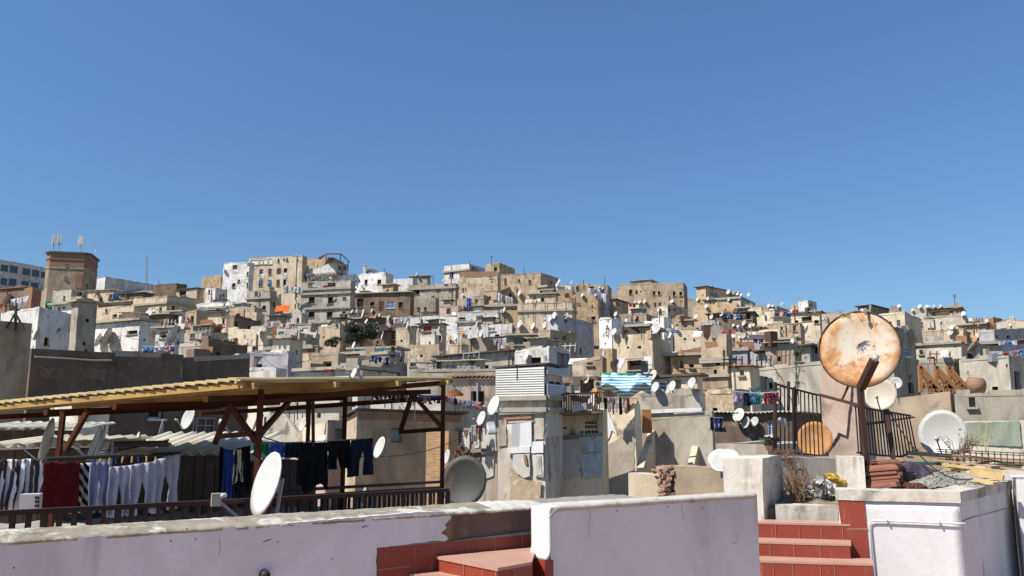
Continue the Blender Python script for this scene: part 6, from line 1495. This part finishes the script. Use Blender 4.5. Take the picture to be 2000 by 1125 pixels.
for k in range(150):
    x, y = rnd.uniform(200, 1960), rnd.uniform(600, 745); loc, host = look(x, y)
    if loc is None or 'label' not in host or not (45 < loc.y < 190) or host.get('category') in ('satellite dish', 'garment', 'washing line'): continue
    # stand it on the top edge of whatever house is seen there
    yy = y
    while yy > 560:
        l2, h2 = look(x, yy-2)
        if h2 is not host: break
        yy -= 2
    d = look(x, yy)[0].y; q = P(x, yy, d)+Vector((0, .25, 0)); w_ = rnd.uniform(.25, .8); hgt = rnd.uniform(.2, .75); mb = MB(); kind = k % 3; an = rnd.uniform(-.6, .6); u_ = Vector((math.cos(an), math.sin(an), 0)); v_ = Vector((-math.sin(an), math.cos(an), 0))
    if kind == 0: mb.hexa([q-u_*w_-v_*.02-UP*.2, q+u_*w_-v_*.02-UP*.2, q+u_*w_+v_*.06-UP*.2, q-u_*w_+v_*.06-UP*.2, q-u_*w_*.95+v_*.25+UP*hgt, q+u_*w_+v_*.25+UP*hgt*.9, q+u_*w_+v_*.32+UP*hgt*.9, q-u_*w_*.95+v_*.32+UP*hgt]); nm, mt, tx = 'metal_sheet', ('sheet','rustsheet','dsheet','galv')[k % 4], 'sheet'
    elif kind == 1: mb.box(q+UP*(hgt*.5-.15), u_*w_*.5, v_*w_*.4, hgt*.55+.1); nm, mt, tx = 'roof_crate', ('wood','galv','brown','cement')[k % 4], 'crate'
    else:
        for z_ in range(4): mb.bar(q+u_*(-w_+z_*w_*.66)-UP*.2, q+u_*(-w_+z_*w_*.66+.1)+UP*hgt*1.3, .07)
        mb.bar(q-u_*w_*1.05+UP*hgt*.8, q+u_*w_*1.1+UP*hgt*.85, .06); nm, mt, tx = 'roof_railing', ('iron','rustsheet','galv','wframe')[k % 4], 'railing'
    o = single(nm, mb, M[mt], None, tx, None, origin=q); made.append((x, o, "%s %s on the roof of the %s" % ({'sheet':'pale leaning','rustsheet':'rusty','dsheet':'dark','galv':'grey metal','wood':'wooden','brown':'dark wooden','cement':'cement','iron':'black iron','wframe':'white'}[mt], tx, short(host, 7))))
settle(made)
made = []
for k in range(18):
    x0, y0 = rnd.uniform(450, 1500), rnd.uniform(610, 760); x1 = x0+rnd.uniform(60, 240)*rnd.choice((-1, 1)); y1 = y0+rnd.uniform(-22, 22)
    (la, ha), (lb_, hb) = look(x0, y0), look(x1, y1)
    if la is None or lb_ is None or ha is hb or 'label' not in ha or 'label' not in hb or not (40 < la.y < 150) or abs(la.y-lb_.y) > 40: continue
    a_ = la*.985; b_ = lb_*.985; L3 = (b_-a_).length; mb = MB(); mb.tube([a_.lerp(b_, i/10)-UP*L3*.16*(i/10)*(1-i/10) for i in range(11)], .014+.00008*a_.y, 4)
    o = single('wire', mb, M['iron'], None, 'wire', 'wires between the houses', origin=a_); made.append((x0, o, "wire sagging between the %s and the %s" % (short(ha, 4), short(hb, 4))))
settle(made)
# water tanks, barrels, boxes on roofs
made = []
TK = [(222,580,4,'bluewin'),(230,581,4,'bluewin'),(600,541,4,'bluewin'),(578,590,3,'dish'),(1180,690,4,'dish'),(1368,640,4,'galv'),(1262,628,3,'dish'),(905,600,3,'galv'),(1490,612,3,'galv'),(860,628,3,'dish'),(438,595,3,'galv'),(706,560,3,'dish'),(1065,700,4,'galv'),(1815,636,4,'dish'),(1700,600,3,'galv')]
for (x, y, r, mt) in TK:
    loc, host = look(x, y+r)
    if loc is None: continue
    d = loc.y-.6; q = P(x, y, d); rm = r/F*d; mb = MB(); mb.tube([q-UP*rm*1.2, q-UP*rm, q+UP*rm*.9, q+UP*rm*1.25], rm*.8, 12, rm*.74); 
    o = single('water_tank', mb, M[mt], None, 'water tank', 'water tanks on the roofs', origin=q, smooth=False); made.append((x, o, "%s water tank standing over the %s" % ({'bluewin':'blue','dish':'white','galv':'grey'}[mt], short(host, 7))))
settle(made)
# ------------------------------------------------------------------ tree and bushes
def leafy(name, label, cat, px, py, d, wpx, hpx, n, leaf, trunk=True, mat='leafd', seed=1):
    r2 = random.Random(seed); c = P(px, py, d); W = wpx/F*d/2; H = hpx/F*d/2
    root = empty(name, (c.x, c.y, c.z-H*1.9)); tag(root, label, cat)
    lobes = [(Vector((r2.uniform(-.75,.75)*W, r2.uniform(-.5,.5)*W, r2.uniform(-.7,.75)*H)), r2.uniform(.28,.55)) for _ in range(13)]
    if trunk:
        mb = MB(); b0 = Vector((c.x, c.y, c.z-H*1.9)); mb.tube([b0, c-UP*H*.6], W*.10, 8, W*.06)
        mb.build('trunk', M['dry'], root, True, b0)
        mb = MB()
        for (o_, s_) in lobes[:9]: mb.tube([c-UP*H*.8, c+o_*.5-UP*H*.1, c+o_], W*.05, 5, W*.012)
        mb.build('limbs', M['dry'], root, True, c)
    mb = MB()
    for k in range(n):
        o_, s_ = r2.choice(lobes); v = Vector((r2.gauss(0,1), r2.gauss(0,1), r2.gauss(0,1))).normalized()*(r2.random()**.4)*s_
        p_ = c+o_+Vector((v.x*W, v.y*W, v.z*H)); l = Vector((r2.uniform(-1,1), r2.uniform(-1,1), r2.uniform(-1,.6))).normalized()*leaf; m_ = l.cross(Vector((r2.uniform(-1,1), r2.uniform(-1,1), r2.uniform(-1,1)))).normalized()*leaf*.42
        mb.quad(p_-l, p_+m_, p_+l, p_-m_)
    mb.build('crown', M[mat], root, False, c); return root
leafy('tree', "dark green tree standing among the houses mid slope", 'tree', 706, 656, 98, 62, 48, 3600, .17, seed=4)
leafy('bush', "olive bush beside the rust dish on the slope", 'bush', 651, 668, 84, 36, 20, 900, .12, False, 'leaf', 7)
leafy('bush', "dry brown bush on the cream house roof", 'bush', 426, 640, 96, 24, 20, 500, .12, False, 'dry', 9)
leafy('bush', "dry twiggy bush at the foot of the peeling pale wall", 'bush', 905, 882, 22, 34, 30, 420, .05, False, 'dry', 12)
leafy('potted_plant', "green spiky plant in a red pot under the balcony", 'plant', 1500, 862, 26, 16, 20, 160, .07, False, 'leaf', 13)
mb = MB(); q = P(1504, 876, 25.8); mb.hexa([q+Vector((x*.09,y*.07,-.07)) for x, y in ((-1,-1),(1,-1),(1,1),(-1,1))]+[q+Vector((x*.13,y*.09,.07)) for x, y in ((-1,-1),(1,-1),(1,1),(-1,1))]); single('plant_pot', mb, M['tile'], "red rectangular plant pot holding the spiky plant", "pot", origin=q)
# tripod on the big brown wall
t = empty('aerial_tripod', P(30, 640, 26)); tag(t, "dark iron tripod with a dish arm on the big brown wall", "tripod")
loc, ho = look(30, 640); dd = (loc.y if loc is not None else 26)-.15
for (x, y) in ((13,641),(29,644),(47,643)):
    mb = MB(); mb.bar(P(30, 612, dd), P(x, y, dd-.1), .05); mb.build('leg', M['iron'], t, False, P(x, y, dd-.1))
mb = MB(); mb.bar(P(30, 645, dd), P(31, 598, dd), .06); mb.bar(P(31, 601, dd), P(18, 597, dd), .05); mb.build('mast', M['iron'], t, False, P(30, 645, dd))
# pale pipe along the sooty wall
h = find("dark sooty house wall with pale"); mb = MB(); pp = [plane_hit(x, y, h['M'], h['oR'])+h['oR']*.1 for x, y in ((66,697),(120,700),(180,704),(215,704))]; mb.tube(pp, .035, 6); mb.build('pipe', M['cement'], h['root'], False, pp[0])
# loose wires
for k, (p0, p1, sag) in enumerate((((690,700,70),(905,690,70),.6),((1180,650,90),(1480,640,95),1.0),((330,860,12),(210,895,11),.1),((470,840,12),(1000,780,25),.9),((1300,640,90),(1560,620,100),.8),((60,860,12),(330,858,12),.15),((1735,800,9.9),(1900,935,9.3),.25),((640,640,100),(860,620,110),.8))):
    a_, b_ = P(*p0), P(*p1); mb = MB(); mb.tube([a_.lerp(b_, i/12)-UP*sag*4*(i/12)*(1-i/12) for i in range(13)], .006+.00012*max(p0[2], p1[2]), 4)
    single('wire', mb, M['iron'], ("slack black wire over the roofs past the green grey shed","thin wire over the roofs behind the tall stained house","wire hanging over the corrugated roof by the pergola post","long sagging wire from the pergola to the slatted cabin","wire across the roofs under the terrace house dishes","wire above the cream corrugated roof","black cable sagging across the stair rail and gravel","wire over the brown row houses by the tree")[k], 'wire', origin=a_)
# ------------------------------------------------------------------ ground
def ground_z(x, y):
    yy = max(14.0, min(250.0, y))
    lo, hi = 540.0, 1100.0
    for _ in range(30):
        mid = (lo+hi)/2
        if D(mid) > yy: lo = mid
        else: hi = mid
    z = (HZ-lo)/F*yy-4.5
    k = x/max(y, 20.0); s = max(0.0, min(1.0, (k-.12)/.35))
    return z - 9*s*min(1, yy/140) - max(0, y-260)*.05
tb = MB()
ys = [-60,-20,8,14,20,28,38,50,65,85,110,140,175,210,250,320,450,700,1200,2500]
xs_ = [-2500,-900,-450,-260,-200,-160,-120,-90,-60,-40,-20,0,20,40,60,90,120,160,200,260,450,900,2500]
tb.v = [(x, y, ground_z(x, y)) for y in ys for x in xs_]
nx = len(xs_)
for j in range(len(ys)-1):
    for i in range(nx-1):
        tb.f.append((j*nx+i, j*nx+i+1, (j+1)*nx+i+1, (j+1)*nx+i)); tb.m.append(0)
g_o = tb.build("hillside_ground", plain("hillside_earth", (.22,.18,.13), .95, k=.3, rust=(.15,.13,.10), spec=.1)); tag(g_o, kind="structure")
# ------------------------------------------------------------------ light
SUN = Vector((-.55, -.30, .78)).normalized()
sl = bpy.data.lights.new("sun", 'SUN'); so = bpy.data.objects.new("sun", sl); COL.objects.link(so)
sl.energy = 4.8; sl.angle = math.radians(.5); sl.color = (1.0, .95, .87)
so.rotation_euler = SUN.to_track_quat('Z', 'Y').to_euler()
w = bpy.data.worlds.new("World"); SC.world = w; w.use_nodes = True
wn, wl_ = w.node_tree.nodes, w.node_tree.links
sk = wn.new("ShaderNodeTexSky"); sk.sky_type = 'NISHITA'; sk.sun_disc = False
sk.sun_elevation = math.asin(SUN.z); sk.sun_rotation = math.atan2(SUN.x, SUN.y)
sk.altitude = 100; sk.air_density = 1.0; sk.dust_density = .15; sk.ozone_density = 2.0
tint = wn.new("ShaderNodeMix"); tint.data_type = 'RGBA'; tint.blend_type = 'MULTIPLY'; tint.inputs[0].default_value = 1
wl_.new(sk.outputs[0], tint.inputs[6]); tc = wn.new("ShaderNodeTexCoord"); sx = wn.new("ShaderNodeSeparateXYZ"); wl_.new(tc.outputs["Generated"], sx.inputs[0])
rp = wn.new("ShaderNodeValToRGB"); rp.color_ramp.elements[0].position = .04; rp.color_ramp.elements[1].position = .45
rp.color_ramp.elements[0].color = (.49, .63, .76, 1); rp.color_ramp.elements[1].color = (.63, .85, 1.04, 1)
wl_.new(sx.outputs[2], rp.inputs[0]); wl_.new(rp.outputs[0], tint.inputs[7])
wl_.new(tint.outputs[2], wn["Background"].inputs[0]); wn["Background"].inputs[1].default_value = .09
SC.view_settings.view_transform = 'Standard'; SC.view_settings.look = 'None'
SC.view_settings.exposure = 0.62; SC.view_settings.gamma = 1
